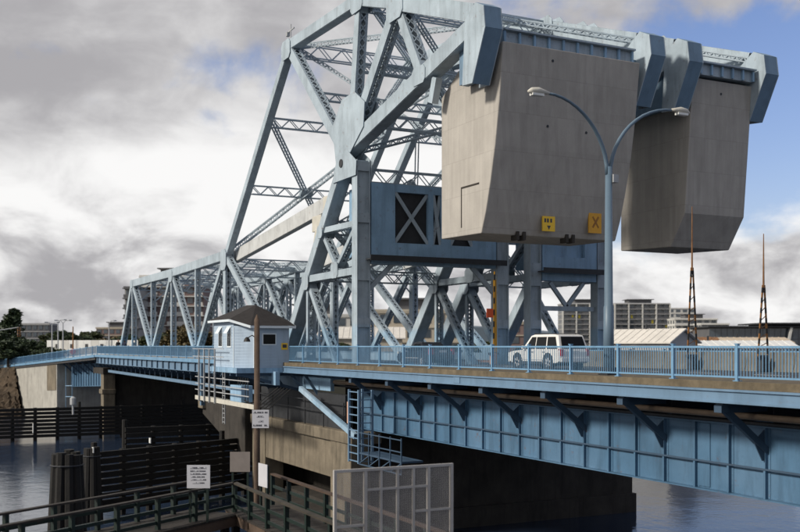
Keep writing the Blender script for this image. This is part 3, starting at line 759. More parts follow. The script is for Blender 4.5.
lg = thing('access_ladder', tuple(al(18, 1, -9)), 'thin blue ladder frame beside the pale abutment', 'ladder')
lm = MB()
for o_ in (14.5, 17.8):
    lm.beam(al(o_, .9, -7.6), al(o_, .9, -1), .1, .1)
for z in (-7.4, -5.6, -4.0): lm.beam(al(14.5, .9, z), al(17.8, .9, z), .09, .09)
obj('frame', lm, BLUE, lg)
mb = MB(); top_ = [(-181.0, 17.4, -2.4), (-200, 14.9, -3.1), (-225, 11.5, -4.4), (-255, 8, -5)]; low_ = [(-174.0, 17.9, -10.9), (-172, 4, -10.9), (-190, -18, -10.9), (-240, -40, -10.9)]
nu, nv = 90, 26
for iu in range(nu + 1):
    f = iu / nu * 3; k = min(2, int(f)); f -= k
    A = V(top_[k]).lerp(V(top_[k+1]), f); B = V(low_[k]).lerp(V(low_[k+1]), f)
    for iv in range(nv + 1):
        p = A.lerp(B, iv / nv); jj = 0 if iv in (0, nv) else .28; mb.v.append(p + V((rnd.uniform(-jj, jj), rnd.uniform(-jj, jj), rnd.uniform(-jj, jj))))
for iu in range(nu):
    for iv in range(nv):
        a = iu * (nv + 1) + iv; mb.f.append((a, a + 1, a + nv + 2, a + nv + 1))
tag(obj('dirt_bank', mb, BANK), kind='structure')

# ------------------------------------------------------------------ bridge tender's house
def house():
    x0, x1, y0, y1 = -69.6, -63.5, 20.0, 23.4; zb, ze, zl = -.35, 2.9, 2.45
    t = thing('tender_house', (-66.8, 21.7, zb), 'small pale blue control house with brown hip roof beside the railing', 'house')
    ch = .95
    outline = [(x0, y0), (x1 - 1.25, y0), (x1, y0 + ch), (x1, y1), (x0, y1)]
    obj('wall', MB().prism(outline, zb, zl, 'z'), SIDING, t)
    obj('upper_wall', MB().prism([(x0 + .005, y0 + .005), (x1 - 1.4, y0 + .005), (x1 - 1.4, y1 - .005), (x0 + .005, y1 - .005)], zl + .001, ze, 'z'), SIDING, t)
    # clapboards
    cb = MB(); z = zb + .12
    while z < ze - .1:
        cb.box(x0, x1 - 1.42, y0 - .016, y0 - .002, z, z + .17)
        if z < zl - .1:
            cb.box(x1 + .002, x1 + .016, y0 + ch + .03, y1, z, z + .17)
            cb.beam((x1 - 1.22, y0 - .008 + .016, z + .085), (x1 - .02, y0 + ch - .012, z + .085), .014, .17, lat=V((.6, -.8, 0)))
        z += .20
    obj('clapboards', cb, SIDING, t, kind='stuff')
    ov = .35
    r = MB(); rid = [(x0 + 2.2, (y0+y1)/2, 3.95), (x1 - 1.9, (y0+y1)/2, 3.9)]
    e = [(x0 - ov, y0 - ov, ze), (x1 - 1.3, y0 - ov, ze), (x1 + ov, y0 + ch - .35, zl), (x1 + ov, y1 + ov, zl), (x1 - 1.3, y1 + ov, ze), (x0 - ov, y1 + ov, ze)]
    r.v += [V(p) for p in e + rid]
    r.f += [(0, 1, 7, 6), (1, 2, 7), (2, 3, 7), (3, 4, 7), (4, 5, 6, 7), (5, 0, 6), (0, 5, 4, 3, 2, 1)]
    rf = obj('roof', r, ROOF, t)
    fc = MB()
    for a, b in zip(e, e[1:] + e[:1]): fc.beam(V(a) - V((0, 0, .09)), V(b) - V((0, 0, .09)), .05, .16)
    obj('fascia', fc, TRIM, rf)
    for i, xc in enumerate((x0 + 1.7, x0 + 3.75)):
        w = obj('window', MB().box(xc - .48, xc + .48, y0 - .05, y0 - .017, 1.0, 2.45), TRIM, t)
        obj('pane', MB().box(xc - .38, xc - .03, y0 - .062, y0 - .051, 1.1, 1.95).box(xc + .03, xc + .38, y0 - .062, y0 - .051, 1.1, 1.95), GLASS, w)
        sh = MB().hexa([(xc - .42, y0 - .07, 2.38), (xc + .42, y0 - .07, 2.38), (xc + .42, y0 - .075, 2.4), (xc - .42, y0 - .075, 2.4), (xc - .42, y0 - .32, 1.95), (xc + .42, y0 - .32, 1.95), (xc + .42, y0 - .32, 1.99), (xc - .42, y0 - .32, 1.99)])
        obj('awning_sash', sh, TRIM, w)
    w = obj('window', MB().box(x1 + .017, x1 + .05, 21.5, 22.5, 1.15, 1.95), TRIM, t)
    obj('pane', MB().box(x1 + .051, x1 + .06, 21.58, 22.42, 1.23, 1.87), GLASS, w)
    sg = obj('notice', MB().box(x1 + .017, x1 + .04, 22.85, 23.3, .85, 1.3), YEL, t)
    obj('sign_print', MB().box(x1 + .041, x1 + .046, 22.93, 23.22, .98, 1.2), SIGNT, sg)
    obj('floor_frame', MB().box(x0 - .3, x1 + .2, y0 - .3, y1, zb - .34, zb - .005), BLUE, t)
    jm = MB()
    for xx in (x0 + .5, x0 + 2.5, x0 + 4.5, x1 - .2): jm.beam((xx, y0 + .2, zb - .45), (xx, 25.6, zb - 1.9), .15, .2, lat=XH); jm.box(xx - .08, xx + .08, y0 - .2, 26.0, zb - .55, zb - .345)
    obj('joist', jm, DBLUE, t)
    for k_, (ax_, ay_) in enumerate(((x1 - 1.3, y0 - .02), (x1 + .02, y0 + ch))): obj('corner_board', MB().box(ax_ - .07, ax_ + .03, ay_ - .03, ay_ + .06, zb, zl - .1), TRIM, t)
    dn = MB().tube([(x1 + .08, y0 + ch + .05, zl - .1), (x1 + .08, y0 + ch + .05, zb - .2)], .05, 6)
    obj('downpipe', dn, TRIM, t)
    return t
house()
def service_walk():
    t = thing('service_walkway', (-70, 20.5, -2.5), 'galvanised service walkway and ladders hung below the control house', 'walkway')
    x0, x1, y0 = -73.4, -62.6, 19.7
    obj('blue_post', MB().box(-73.0, -72.68, 19.9, 20.2, -3.3, -.2), FASC, t)
    obj('grating', MB().box(x0, x1, y0, y0 + 1.0, -2.75, -2.66), CREAM, t)
    obj('edge_beam', MB().box(x0, x1 + 3, y0 - .06, y0 - .002, -2.85, -2.55), CREAM, t)
    rl = MB()
    for z in (-2.1, -1.65, -1.15): rl.beam((x0, y0 - .03, z), (x1 + 2, y0 - .03, z), .06, .06)
    obj('handrails', rl, GALV, t)
    hm = smesh('hanger', MB().box(-.05, .05, -.05, .05, -2.9, .9), GALV)
    for xx in (-72.0, -70.6, -69.3, -67.9): inst('hanger', hm, t, (xx, y0 - .14, 0))
    hr = MB()
    for z in (.35, .9): hr.beam((x0 - .3, y0 - .14, z), (-65.8, y0 - .14, z), .05, .05)
    obj('guard_rail', hr, GALV, t)
    lad = MB()
    for xx in (-66.6, -66.1): lad.box(xx - .03, xx + .03, y0 + .02, y0 + .08, -4.2, -.7)
    for k in range(11): lad.box(-66.6, -66.1, y0 + .03, y0 + .07, -4.1 + k*.3, -4.06 + k*.3)
    obj('ladder', lad, GALV, t)
    obj('cable_box', MB().box(-65.4, -63.0, y0 + .2, y0 + 1.0, -2.6, -1.5), BLUE, t, bevel=.03)
    cbm = MB()
    for k in range(5): cbm.tube([(-64.5 + k*.5, y0 + .5, -1.0), (-64.2 + k*.55, y0 + .35, -2.2 - .1*k), (-63.2 + k*.7, y0 + 1.2, -2.9), (-62 + k*.6, y0 + 2.4, -1.6)], .03, 5)
    obj('cables', cbm, BLACK, t)
service_walk()
def ladder_cage():
    t = thing('inspection_cage', (-50.2, 22.7, -5.4), 'pale blue ladder cage with platform hanging at the left end of the ribbed girder', 'ladder')
    x0, x1, y0, y1 = -50.9, -49.6, 22.3, 23.1
    po = MB()
    for xx in (x0, x1):
        for yy in (y0, y1): po.box(xx - .06, xx + .06, yy - .06, yy + .06, -5.3, -1.3)
    obj('cage_post', po, FASC, t)
    rg = MB()
    for k in range(10):
        z = -5.2 + k * .42
        rg.beam((x0, y0, z), (x1, y0, z), .05, .06); rg.beam((x1, y0, z), (x1, y1, z), .05, .05)
    obj('rung', rg, FASC, t)
    pl = MB().box(x1 + .07, -44.4, y0, y1 + .4, -4.75, -4.66)
    obj('platform', pl, DBLUE, t)
    r2 = MB()
    for z in (-4.2, -3.6): r2.beam((x1 + .07, y0, z), (-44.4, y0, z), .05, .05)
    for xx in (-48.3, -47.0, -45.7, -44.45): r2.box(xx - .03, xx + .03, y0 - .03, y0 + .03, -5.3, -3.5)
    for a_, b_ in ((-49.6, -48.3), (-48.3, -47.0), (-47.0, -45.7), (-45.7, -44.45)): r2.beam((a_, y0, -5.3), (b_, y0, -4.75), .05, .05)
    r2.beam((x1 + .07, y0, -5.3), (-44.4, y0, -5.3), .06, .06)
    obj('platform_rail', r2, DBLUE, t)
    obj('red_notice', MB().box(x0 - .25, x0 - .07, y0 - .03, y0, -3.2, -2.0), CRATE, t)
ladder_cage()
bs = thing('pier_brace', (-60, 23.2, -1.7), 'pale diagonal strut running down to the ladder cage above the pier', 'strut')
member('brace', (-59.6, 22.75, -1.6), (-51.0, 22.75, -3.95), .3, .34, bs, mat=TRUSS)
fr = thing('sidewalk_frame', (-60, 24.4, -1.6), 'blue beams under the sidewalk between the small house and the ribbed girder', 'beam')
obj('beam', MB().box(-72, -58.4, 24.3, 24.55, -1.75, -.95), BLUE, fr); obj('beam', MB().box(-66, -62.8, 22.2, 22.5, -1.5, -.6), BLUE, fr)
for xx in (-70, -66.5, -63, -60.5): obj('hanger', MB().beam((xx, 23.2, -.5), (xx + .4, 24.4, -2.4), .12, .16, lat=XH), DBLUE, fr)

# ------------------------------------------------------------------ fenders and dolphins
def fender(name, a, b, ztop, nw, sp, label, grp='timber fenders'):
    a = V(a); b = V(b); ax = (b - a); Ln = ax.length; ax.normalize(); rz = math.atan2(ax.y, ax.x)
    t = thing(name, (a.x, a.y, WZ), label, 'fender', grp)
    n = int(Ln / sp)
    pm = smesh('pile', MB().tube([(0, 0, WZ - 1), (0, 0, ztop + .5)], [.24, .2], 8), TIMB)
    for k in range(n + 1):
        p = a + ax * (k * Ln / n); tall = .45 if k % 5 == 0 else -.15
        inst('pile', pm, t, (p.x, p.y, tall - .3), rz)
    step = (ztop - WZ - .3) / nw
    for k in range(nw):
        z = ztop - k * step
        obj('wale', MB().beam((a.x, a.y, z - .17), (b.x, b.y, z - .17), .3, .36, off=(.34 if True else 0, 0)), TIMB, t)
    return t
fender('timber_fender', (-129.5, -6, 0), (-129.5, 46, 0), -6.5, 8, 2.6, 'dark timber fender wall in the water before the pale abutment')
p0 = pol(-.306, 67); p1 = pol(-.156, 78)
fender('timber_fender', tuple(p0), tuple(p1), -6.0, 9, 2.2, 'black timber fender wall in mid channel behind the white notice board')
fender('timber_fender', (-86.2, 17, 0), (-86.2, 46, 0), -5.8, 9, 2.4, 'black timber fender wall along the concrete corbel')
def dolphin(c, label, r=.75, ztop=-3.7, n=9):
    t = thing('mooring_dolphin', (c[0], c[1], WZ), label, 'piles', 'mooring dolphins')
    for k in range(n):
        a = k * 2 * math.pi / n; x = c[0] + math.cos(a) * r * .62; y = c[1] + math.sin(a) * r * .62
        bx = c[0] + math.cos(a) * r * 1.1; by = c[1] + math.sin(a) * r * 1.1
        obj('pile', MB().tube([(bx, by, WZ - 1), (x, y, ztop + rnd.uniform(-.12, .1))], [.27, .22], 8), TIMB, t)
    obj('cable_band', MB().tube([(c[0] + math.cos(k * .5236) * (r*.62 + .25), c[1] + math.sin(k * .5236) * (r*.62 + .25), ztop - .55) for k in range(13)], .04, 6), DARK, t)
    return t
c = pol(-.333, 45); dolphin((c.x, c.y), 'black cluster of timber piles standing in the water at the lower left')
c = pol(-.308, 66); dolphin((c.x, c.y), 'smaller pile cluster at the end of the mid channel fender', .5, -5.6, 7)
def marker(t_, d_, z, label, w=.45, h=.35, nm='marker_board'):
    c = pol(t_, d_); mono(nm, MB().box(c.x - w/2, c.x + w/2, c.y - .03, c.y + .03, z, z + h), WHITE, label, 'marker', 'white markers on the fenders', loc=(c.x, c.y, z))
marker(-.307, 65.6, -5.9, 'small white plate on the pile cluster ending the mid channel fender')
marker(-.25, 70.6, -5.75, 'small white plate on top of the mid channel fender')
marker(-.367, 116, -9.0, 'narrow white gauge board on the far fender, below the pale abutment', .4, 1.1)
nl = pol(-.327, 121); lt = thing('navigation_light', (nl.x, nl.y, -6.6), 'small pale navigation light on the far fender left of the dark pier', 'light')
obj('stand', MB().tube([(nl.x, nl.y, -7.2), (nl.x, nl.y, -6.0)], .12, 8), GALV, lt); obj('lantern', MB().tube([(nl.x, nl.y, -6.0), (nl.x, nl.y, -5.2), (nl.x, nl.y, -5.0)], [.35, .35, .1], 10), GALV, lt)

# ------------------------------------------------------------------ foreground boardwalk
DZ = -5.0
def board_rail(name, pts, label, h=1.1, sp=1.8, cap=ORANGE_W):
    pts = [V(p) for p in pts]; t = thing(name, pts[0], label, 'railing', 'green boardwalk railings')
    for A, B in zip(pts, pts[1:]):
        ax = B - A; Ln = ax.length; ax.normalize(); n = max(1, int(Ln / sp))
        me = smesh('post', MB().box(-.07, .07, -.07, .07, -.35, h - .065), GREEN)
        for k in range(n + 1): inst('post', me, t, A + ax * (k * Ln / n), math.atan2(ax.y, ax.x))
        for z in (.22, .6): obj('rail', MB().beam(A + V((0, 0, z)), B + V((0, 0, z)), .05, .11), GREEN, t)
        obj('cap_rail', MB().beam(A + V((0, 0, h - .03)), B + V((0, 0, h - .03)), .2, .06), cap, t)
    return t
def boardwalk(name, a, b, w, label):
    a = V(a); b = V(b); ax = (b - a); Ln = ax.length; ax.normalize(); n = V((-ax.y, ax.x, 0))
    t = thing(name, tuple(a), label, 'boardwalk', 'boardwalk runs')
    bd = MB(); k = int(Ln / .2)
    for i in range(k):
        p = a + ax * ((i + .5) * Ln / k); bd.beam(p - n * (w/2) + V((0, 0, -.04 + rnd.uniform(-.006, .006))), p + n * (w/2) + V((0, 0, -.04)), .188, .07, lat=ax)
    obj('deck_boards', bd, PLANK, t, kind='stuff')
    for s_ in (-1, 1): obj('edge_joist', MB().beam(a + n * s_ * (w/2 - .1) + V((0, 0, -.26)), b + n * s_ * (w/2 - .1) + V((0, 0, -.26)), .14, .34), TIMB2, t)
    for i in range(int(Ln / 4) + 1):
        for s_ in (-1, 1):
            p = a + ax * min(i * 4 + .4, Ln - .3) + n * s_ * (w/2 - .3)
            obj('pile', MB().tube([(p.x, p.y, WZ - 1), (p.x, p.y, DZ - .1)], .17, 8), TIMB, t)
    return t
boardwalk('boardwalk', (-36.5, 12.05, DZ), (14, 12.05, DZ), 2.3, 'plank boardwalk parallel to the bridge in the foreground, passing the mesh gate')
boardwalk('boardwalk', (-36.1, 10.4, DZ - .01), (-27.0, -3.0, DZ - .01), 2.2, 'plank boardwalk running off to the lower left corner')
board_rail('boardwalk_railing', [(-35.6, 11.0, DZ), (14, 11.0, DZ)], 'green railing with brown cap on the near side of the boardwalk', cap=CAPG)
board_rail('boardwalk_railing', [(-37.4, 13.1, DZ), (14, 13.1, DZ)], 'green railing with orange cap below the concrete pier, far side of the boardwalk')
board_rail('boardwalk_railing', [(-35.6, 11.0, DZ), (-34.4, 9.2, DZ)], 'short green cross railing at the boardwalk corner under the white notice board', sp=1.9, cap=PLANK)
board_rail('boardwalk_railing', [(-37.2, 10.4, DZ), (-28.2, -3.2, DZ)], 'green railing running to the lower left corner above dark water', cap=PLANK)
board_rail('boardwalk_railing', [(-34.4, 9.2, DZ), (-26.2, -3.0, DZ)], 'nearest green railing at the bottom left edge', cap=PLANK)
def gate():
    X = -23.5; y0, y1, zt = 9.9, 13.3, -2.13
    t = thing('mesh_gate', (X, 11.6, DZ), 'grey wire mesh security gate across the foreground boardwalk', 'gate')
    f = MB()
    for yy in (y0, 10.75, 12.6, y1): f.box(X - .04, X + .04, yy - .04, yy + .04, DZ - .9 if yy in (y0, y1) else DZ, zt)
    f.box(X - .038, X + .038, y0 - .04, y1 + .04, zt + .001, zt + .07).box(X - .038, X + .038, y0, y1, DZ + .05, DZ + .12)
    obj('frame', f, GATEM, t)
    b = MB()
    for yy in (11.2, 11.68, 12.15): b.box(X - .03, X + .03, yy - .03, yy + .03, DZ + .13, zt - .002)
    for z in (-2.62,): b.box(X - .028, X + .028, 10.79, 12.56, z - .03, z + .03)
    b.box(X - .028, X + .028, 12.64, y1 - .04, -3.3, -3.24).box(X - .028, X + .028, y0 + .04, 10.71, -3.55, -3.49).box(X - .028, X + .028, 12.2, 12.56, -3.3, -3.24)
    obj('bars', b, GATEM, t)
    m = MB(); yy = y0 + .05
    while yy < y1: m.box(X - .0045, X + .0045, yy - .0035, yy + .0035, DZ + .1, zt); yy += .038
    z = DZ + .12
    while z < zt: m.box(X + .005, X + .013, y0, y1, z - .0035, z + .0035); z += .038
    obj('wire_mesh', m, GATEM, t, kind='stuff')
gate()
def board_sign(name, t_, d_, zc, w, h, rz, label, mat, text=None, postto=None, group=None):
    c = pol(t_, d_); t = thing(name, (c.x, c.y, zc - h/2), label, 'sign', group)
    def loc(u, v, n_): return V((c.x + math.cos(rz) * u - math.sin(rz) * v, c.y + math.sin(rz) * u + math.cos(rz) * v, zc + n_))
    def bx(u0, u1, v0, v1, z0, z1, mb=None):
        mb = mb or MB(); return mb.hexa([loc(u0, v0, z0), loc(u1, v0, z0), loc(u1, v1, z0), loc(u0, v1, z0), loc(u0, v0, z1), loc(u1, v0, z1), loc(u1, v1, z1), loc(u0, v1, z1)])
    pn = obj('panel', bx(-w/2, w/2, -.012, .012, -h/2, h/2), mat, t)
    if text:
        tm = MB()
        for z, segs, hh in text:
            for a_, b_ in segs:
                u = a_
                while u < b_ - .015:
                    lw = rnd.uniform(.028, .045)
                    bx(u, min(u + lw, b_), -.018, -.0125, z - hh, z - hh * .35 if rnd.random() < .4 else z + hh, tm)
                    bx(u, min(u + lw, b_), -.018, -.0125, z + hh * .5, z + hh, tm) if rnd.random() < .5 else None
                    u += lw + .016
        obj('print', tm, SIGNT, pn, kind='stuff')
    if postto is not None:
        pm = MB()
        for u in ((-w/2 + .1, w/2 - .1) if w > .5 else (0,)): bx(u - .04, u + .04, .013, .09, postto - zc, h/2 - .05, pm)
        obj('post', pm, GREEN, t)
    return t
FACE = R(63.4)          # panel turned to the viewer's side of the water
pc = pol(-.143, 42)
ut = thing('timber_post', (pc.x, pc.y, WZ), 'tall brown timber post with lamp and white notice in front of the small house', 'post')
obj('shaft', MB().tube([(pc.x, pc.y, WZ - 1), (pc.x, pc.y, 2.2)], [.15, .115], 10), TIMB2, ut, smooth=True)
obj('shaft_cap', MB().tube([(pc.x, pc.y, 2.2), (pc.x, pc.y, 2.42)], [.115, .02], 10), TIMB2, ut)
q = pc - V((.4472, .8944, 0)) * .42
obj('lamp_arm', MB().tube([(pc.x, pc.y, 1.42), ((pc.x+q.x)/2, (pc.y+q.y)/2, 1.55), (q.x, q.y, 1.42)], .025, 6), BLACK, ut)
obj('lamp_head', MB().tube([(q.x, q.y, 1.48), (q.x, q.y, 1.40), (q.x, q.y, 1.28)], [.04, .11, .15], 10), BLACK, ut)
board_sign('notice_sign', -.1395, 41.8, -1.95, .70, .76, FACE, 'white notice with four lines of print on the timber post', SIGNW,
           [(.27, [(-.30, .12), (.18, .30)], .035), (.10, [(-.16, .14)], .035), (-.10, [(-.09, .12)], .03), (-.27, [(-.30, .08), (.16, .29)], .035)], group='white notice signs')
board_sign('notice_sign', -.2015, 34.6, -3.42, .80, .80, FACE, 'square white notice board on the boardwalk corner railing', SIGNW,
           [(.30, [(-.28, .28)], .03), (.19, [(-.28, .25)], .022), (.09, [(-.28, .28)], .022), (-.01, [(-.25, .22)], .022), (-.11, [(-.26, .27)], .022), (-.22, [(-.2, .2)], .022)], DZ, group='white notice signs')
board_sign('notice_sign', -.160, 41, -3.65, .82, .82, FACE, 'grey-brown sign board left of the timber post', SIGNG, None, WZ)
board_sign('notice_sign', -.137, 37.5, -3.75, .8, .86, FACE - R(58), 'narrow looking white board turned edge-on, on the far boardwalk railing', SIGNW, None, DZ, group='white notice signs')

# ------------------------------------------------------------------ street lamp
def lamp():
    X, Y = -30.4, 24.05
    t = thing('street_lamp', (X, Y, 0), 'tall blue twin-arm street lamp in front of the counterweights', 'street lamp')
    obj('base', MB().box(X - .28, X + .28, Y - .28, Y + .28, .002, .06).box(X - .22, X + .22, Y - .22, Y + .22, .061, .28), DARK, t)
    obj('pole', MB().tube([(X, Y, .06), (X, Y, 2.6), (X, Y, 2.62), (X, Y, 7.9)], [.21, .19, .165, .125], 14), LAMPM, t, smooth=True)
    for s_, ext in ((-1, 2.75), (1, 3.1)):
        path = []
        for k in range(13):
            u = k / 12; path.append((X, Y + s_ * (.06 + ext * (1 - math.cos(u * math.pi / 2)) ** .95), 7.6 + 2.78 * math.sin(u * math.pi / 2)))
        ar = obj('arm', MB().tube(path, [.085 - .035 * k / 12 for k in range(13)], 10), LAMPM, t, smooth=True)
        ye = path[-1][1]; ze = path[-1][2]
        hd = MB().tube([(X, ye - s_*.1, ze), (X, ye + s_ * .12, ze + .02), (X, ye + s_ * .38, ze + .03), (X, ye + s_ * .68, ze + .01), (X, ye + s_ * .84, ze - .03)], [.05, .085, .14, .12, .04], 12)
        obj('lamp_head', hd, CREAM, ar, smooth=True)
        obj('lens', MB().box(X - .11, X + .11, min(ye + s_*.2, ye + s_*.7), max(ye + s_*.2, ye + s_*.7), ze - .155, ze - .07), LENS, ar)
    obj('junction_box', MB().box(X - .05, X + .2, Y + .08, Y + .32, 7.3, 7.6), GALV, t)
lamp()

# ------------------------------------------------------------------ cars
def car(loc, label, paint, L=4.9, Wd=1.94, H=1.86, suv=True):
    """drives towards -X; local x from 0 (nose) to L (tail)"""
    ox, oy, oz = loc
    t = thing('car', (ox + L/2, oy + Wd/2, oz), label, 'car', 'cars on the bridge')
    def pt(x, y, z): return V((ox + x, oy + y, oz + z))
    bl = .575 * H if suv else .62 * H
    if suv:
        low = [(.05, .48), (.0, .75), (.14, .92), (.5, .99), (1.3, 1.04), (1.5, bl), (L - .05, bl), (L, .95), (L - .04, .45), (L - .3, .36), (.35, .36)]
        gh = [(1.32, bl - .04), (2.05, H - .06), (2.35, H), (L - .75, H), (L - .42, H - .06), (L - .1, bl - .04)]
    else:
        low = [(.05, .35), (.0, .6), (.15, .78), (1.2, .93), (1.45, bl), (L - .7, bl), (L - .02, .95), (L, .5), (L - .25, .24), (.3, .24)]
        gh = [(1.3, bl - .05), (2.1, H - .04), (2.5, H), (L - 1.5, H - .02), (L - .6, bl - .04)]
    # body lofted over the width so sides are rounded
    def loft(poly, rows):
        mb = MB(); n = len(poly); cx = sum(p[0] for p in poly)/n; cz = min(p[1] for p in poly)
        for y, sc in rows: mb.v += [pt(cx + (x - cx) * (1 - sc), y, cz + (z - cz) * (1 - sc * .25)) for x, z in poly]
        for r in range(len(rows) - 1):
            for k in range(n):
                k2 = (k+1) % n; mb.f.append((r*n+k, r*n+k2, (r+1)*n+k2, (r+1)*n+k))
        mb.f.append(tuple(range(n))); mb.f.append(tuple(range(len(rows)*n - 1, (len(rows)-1)*n - 1, -1))); return mb
    body = obj('body', loft(low, [(0, .025), (.06, .004), (.14, 0), (Wd - .14, 0), (Wd - .06, .004), (Wd, .025)]), paint, t, bevel=.03)
    mb = MB(); n = len(gh)
    for y, top in ((.05, .2), (Wd - .05, Wd - .2)):
        for x, z in gh:
            f = (z - bl) / (H - bl); mb.v.append(pt(x, y + (top - y) * max(0, f), z))
    for k in range(n):
        k2 = (k+1) % n; mb.f.append((k, k2, n+k2, n+k))
    mb.f.append(tuple(range(n))); mb.f.append(tuple(range(2*n-1, n-1, -1)))
    cab = obj('cabin', mb, paint, t, bevel=.02)
    zt = H - .13; z0 = bl + .03
    def side_glass(xa0, xa1, xb0, xb1):
        for s_ in (0, 1):
            def yy(z):
                f = (z - bl) / (H - bl); i_ = .05 + .15 * f - .012; return i_ if s_ == 0 else Wd - i_
            g = MB().hexa([pt(xa0, yy(z0), z0), pt(xa1, yy(z0), z0), pt(xa1, yy(z0) + (.02 if s_ == 0 else -.02), z0), pt(xa0, yy(z0) + (.02 if s_ == 0 else -.02), z0),
                           pt(xb0, yy(zt), zt), pt(xb1, yy(zt), zt), pt(xb1, yy(zt) + (.02 if s_ == 0 else -.02), zt), pt(xb0, yy(zt) + (.02 if s_ == 0 else -.02), zt)])
            obj('side_window', g, GLASS, cab)
    if suv:
        side_glass(1.62, 2.55, 2.16, 2.55); side_glass(2.63, 3.55, 2.63, 3.5); side_glass(3.66, L - .32, 3.6, L - .62)
        xr0, xr1, zr = L - .115, L - .36, H - .12
        obj('rear_window', MB().hexa([pt(xr0, .22, bl + .06), pt(xr0 + .012, .22, bl + .06), pt(xr0 + .012, Wd - .22, bl + .06), pt(xr0, Wd - .22, bl + .06), pt(xr1, .3, zr), pt(xr1 + .03, .3, zr), pt(xr1 + .03, Wd - .3, zr), pt(xr1, Wd - .3, zr)]), GLASS, cab)
    else:
        side_glass(1.7, 2.6, 2.25, 2.6); side_glass(2.68, L - 1.1, 2.68, L - 1.55)
    obj('windscreen', MB().hexa([pt(1.36, .2, bl + .02), pt(1.38, .2, bl + .02), pt(1.38, Wd - .2, bl + .02), pt(1.36, Wd - .2, bl + .02), pt(2.0, .28, H - .09), pt(2.03, .28, H - .09), pt(2.03, Wd - .28, H - .09), pt(2.0, Wd - .28, H - .09)]), GLASS, cab)
    wr = .39 if suv else .32
    for xx in (.95, L - 1.08):
        for s_, y in ((-1, .02), (1, Wd - .02)):
            ya, yb = (y - .02, y + .22) if s_ < 0 else (y - .22, y + .02)
            ty = obj('wheel', MB().tube([pt(xx, ya, wr), pt(xx, ya + .02, wr), pt(xx, yb - .02, wr), pt(xx, yb, wr)], [wr - .05, wr, wr, wr - .05], 20), TYRE, t)
            yf = ya - .012 if s_ < 0 else yb + .012
            obj('rim', MB().tube([pt(xx, yf, wr), pt(xx, yf + (.03 if s_ < 0 else -.03), wr)], wr * .68, 16), DARK, ty)
            sk = MB()
            for q_ in range(6):
                an = q_ * math.pi / 3 + .3; sk.beam(pt(xx, yf + (-.004 if s_ < 0 else .004), wr), pt(xx + math.cos(an) * wr * .64, yf + (-.004 if s_ < 0 else .004), wr + math.sin(an) * wr * .64), .10, .012, lat=V((-math.sin(an), 0, math.cos(an))))
            obj('spokes', sk, RIM, ty)
            ym = -.004 if s_ < 0 else Wd + .004
            obj('wheel_arch', MB().tube([pt(xx, ym - .002, wr + .03), pt(xx, ym + .002, wr + .03)], wr + .1, 20), BLACK, body)
    for y0_, y1_ in ((.06, .26), (Wd - .26, Wd - .06)):
        obj('tail_light', MB().hexa([pt(L - .16, y0_ - (.075 if y0_ < 1 else 0), .74), pt(L + .012, y0_, .74), pt(L + .012, y1_, .74), pt(L - .16, y1_ + (.075 if y0_ > 1 else 0), .74), pt(L - .16, y0_ - (.075 if y0_ < 1 else 0), 1.08), pt(L + .004, y0_, 1.08), pt(L + .004, y1_, 1.08), pt(L - .16, y1_ + (.075 if y0_ > 1 else 0), 1.08)]), REDL, body)
        obj('headlight', MB().box(ox - .01, ox + .14, oy + y0_, oy + y1_, oz + .72, oz + .9), LENS, body)
    obj('bumper', MB().box(ox + L - .1, ox + L + .07, oy + .08, oy + Wd - .08, oz + .42, oz + .66), paint, body, bevel=.03)
    obj('bumper', MB().box(ox - .07, ox + .1, oy + .08, oy + Wd - .08, oz + .38, oz + .62), paint, body, bevel=.03)
    obj('number_plate', MB().box(ox + L + .013, ox + L + .02, oy + Wd/2 - .25, oy + Wd/2 + .25, oz + .86, oz + 1.0), WHITE, body)
    obj('door_seam', MB().box(ox + 1.55, ox + 1.57, oy - .006, oy + .02, oz + .5, oz + bl - .02).box(ox + 2.58, ox + 2.60, oy - .006, oy + .02, oz + .5, oz + bl - .02).box(ox + 3.55, ox + 3.57, oy - .006, oy + .02, oz + .6, oz + bl - .02).box(ox + 1.3, ox + L - 1.5, oy - .008, oy + .02, oz + .50, oz + .54), GALV, body)
    obj('underbody', MB().box(ox + .5, ox + L - .5, oy + .25, oy + Wd - .25, oz + .22, oz + .5), BLACK, body)
    obj('sill', MB().box(ox + 1.42, ox + L - 1.6, oy - .012, oy + .1, oz + .28, oz + .44), DARK, body)
    for xh in (2.35, 3.35): obj('door_handle', MB().box(ox + xh, ox + xh + .18, oy - .02, oy + .01, oz + bl - .16, oz + bl - .12), DARK, body)
    obj('mirror', MB().box(ox + 1.62, ox + 1.78, oy - .2, oy + .04, oz + bl + .02, oz + bl + .2), paint, cab, bevel=.03)
    if suv:
        rk = MB()
        for y in (.28, Wd - .28): rk.beam(pt(2.2, y, H + .05), pt(L - .8, y, H + .05), .04, .04); rk.beam(pt(2.3, y, H - .02), pt(2.3, y, H + .05), .04, .04); rk.beam(pt(L - .9, y, H - .02), pt(L - .9, y, H + .05), .04, .04)
        obj('roof_rail', rk, DARK, cab)
    return t
car((-47.0, 30.2, -.15), 'white four wheel drive car seen from behind on the road, below the left counterweight', CARW)
car((-57.3, 28.4, -.15), 'dark low car half hidden behind the railing, beside the near tower', CARD, 4.5, 1.78, 1.5, False)

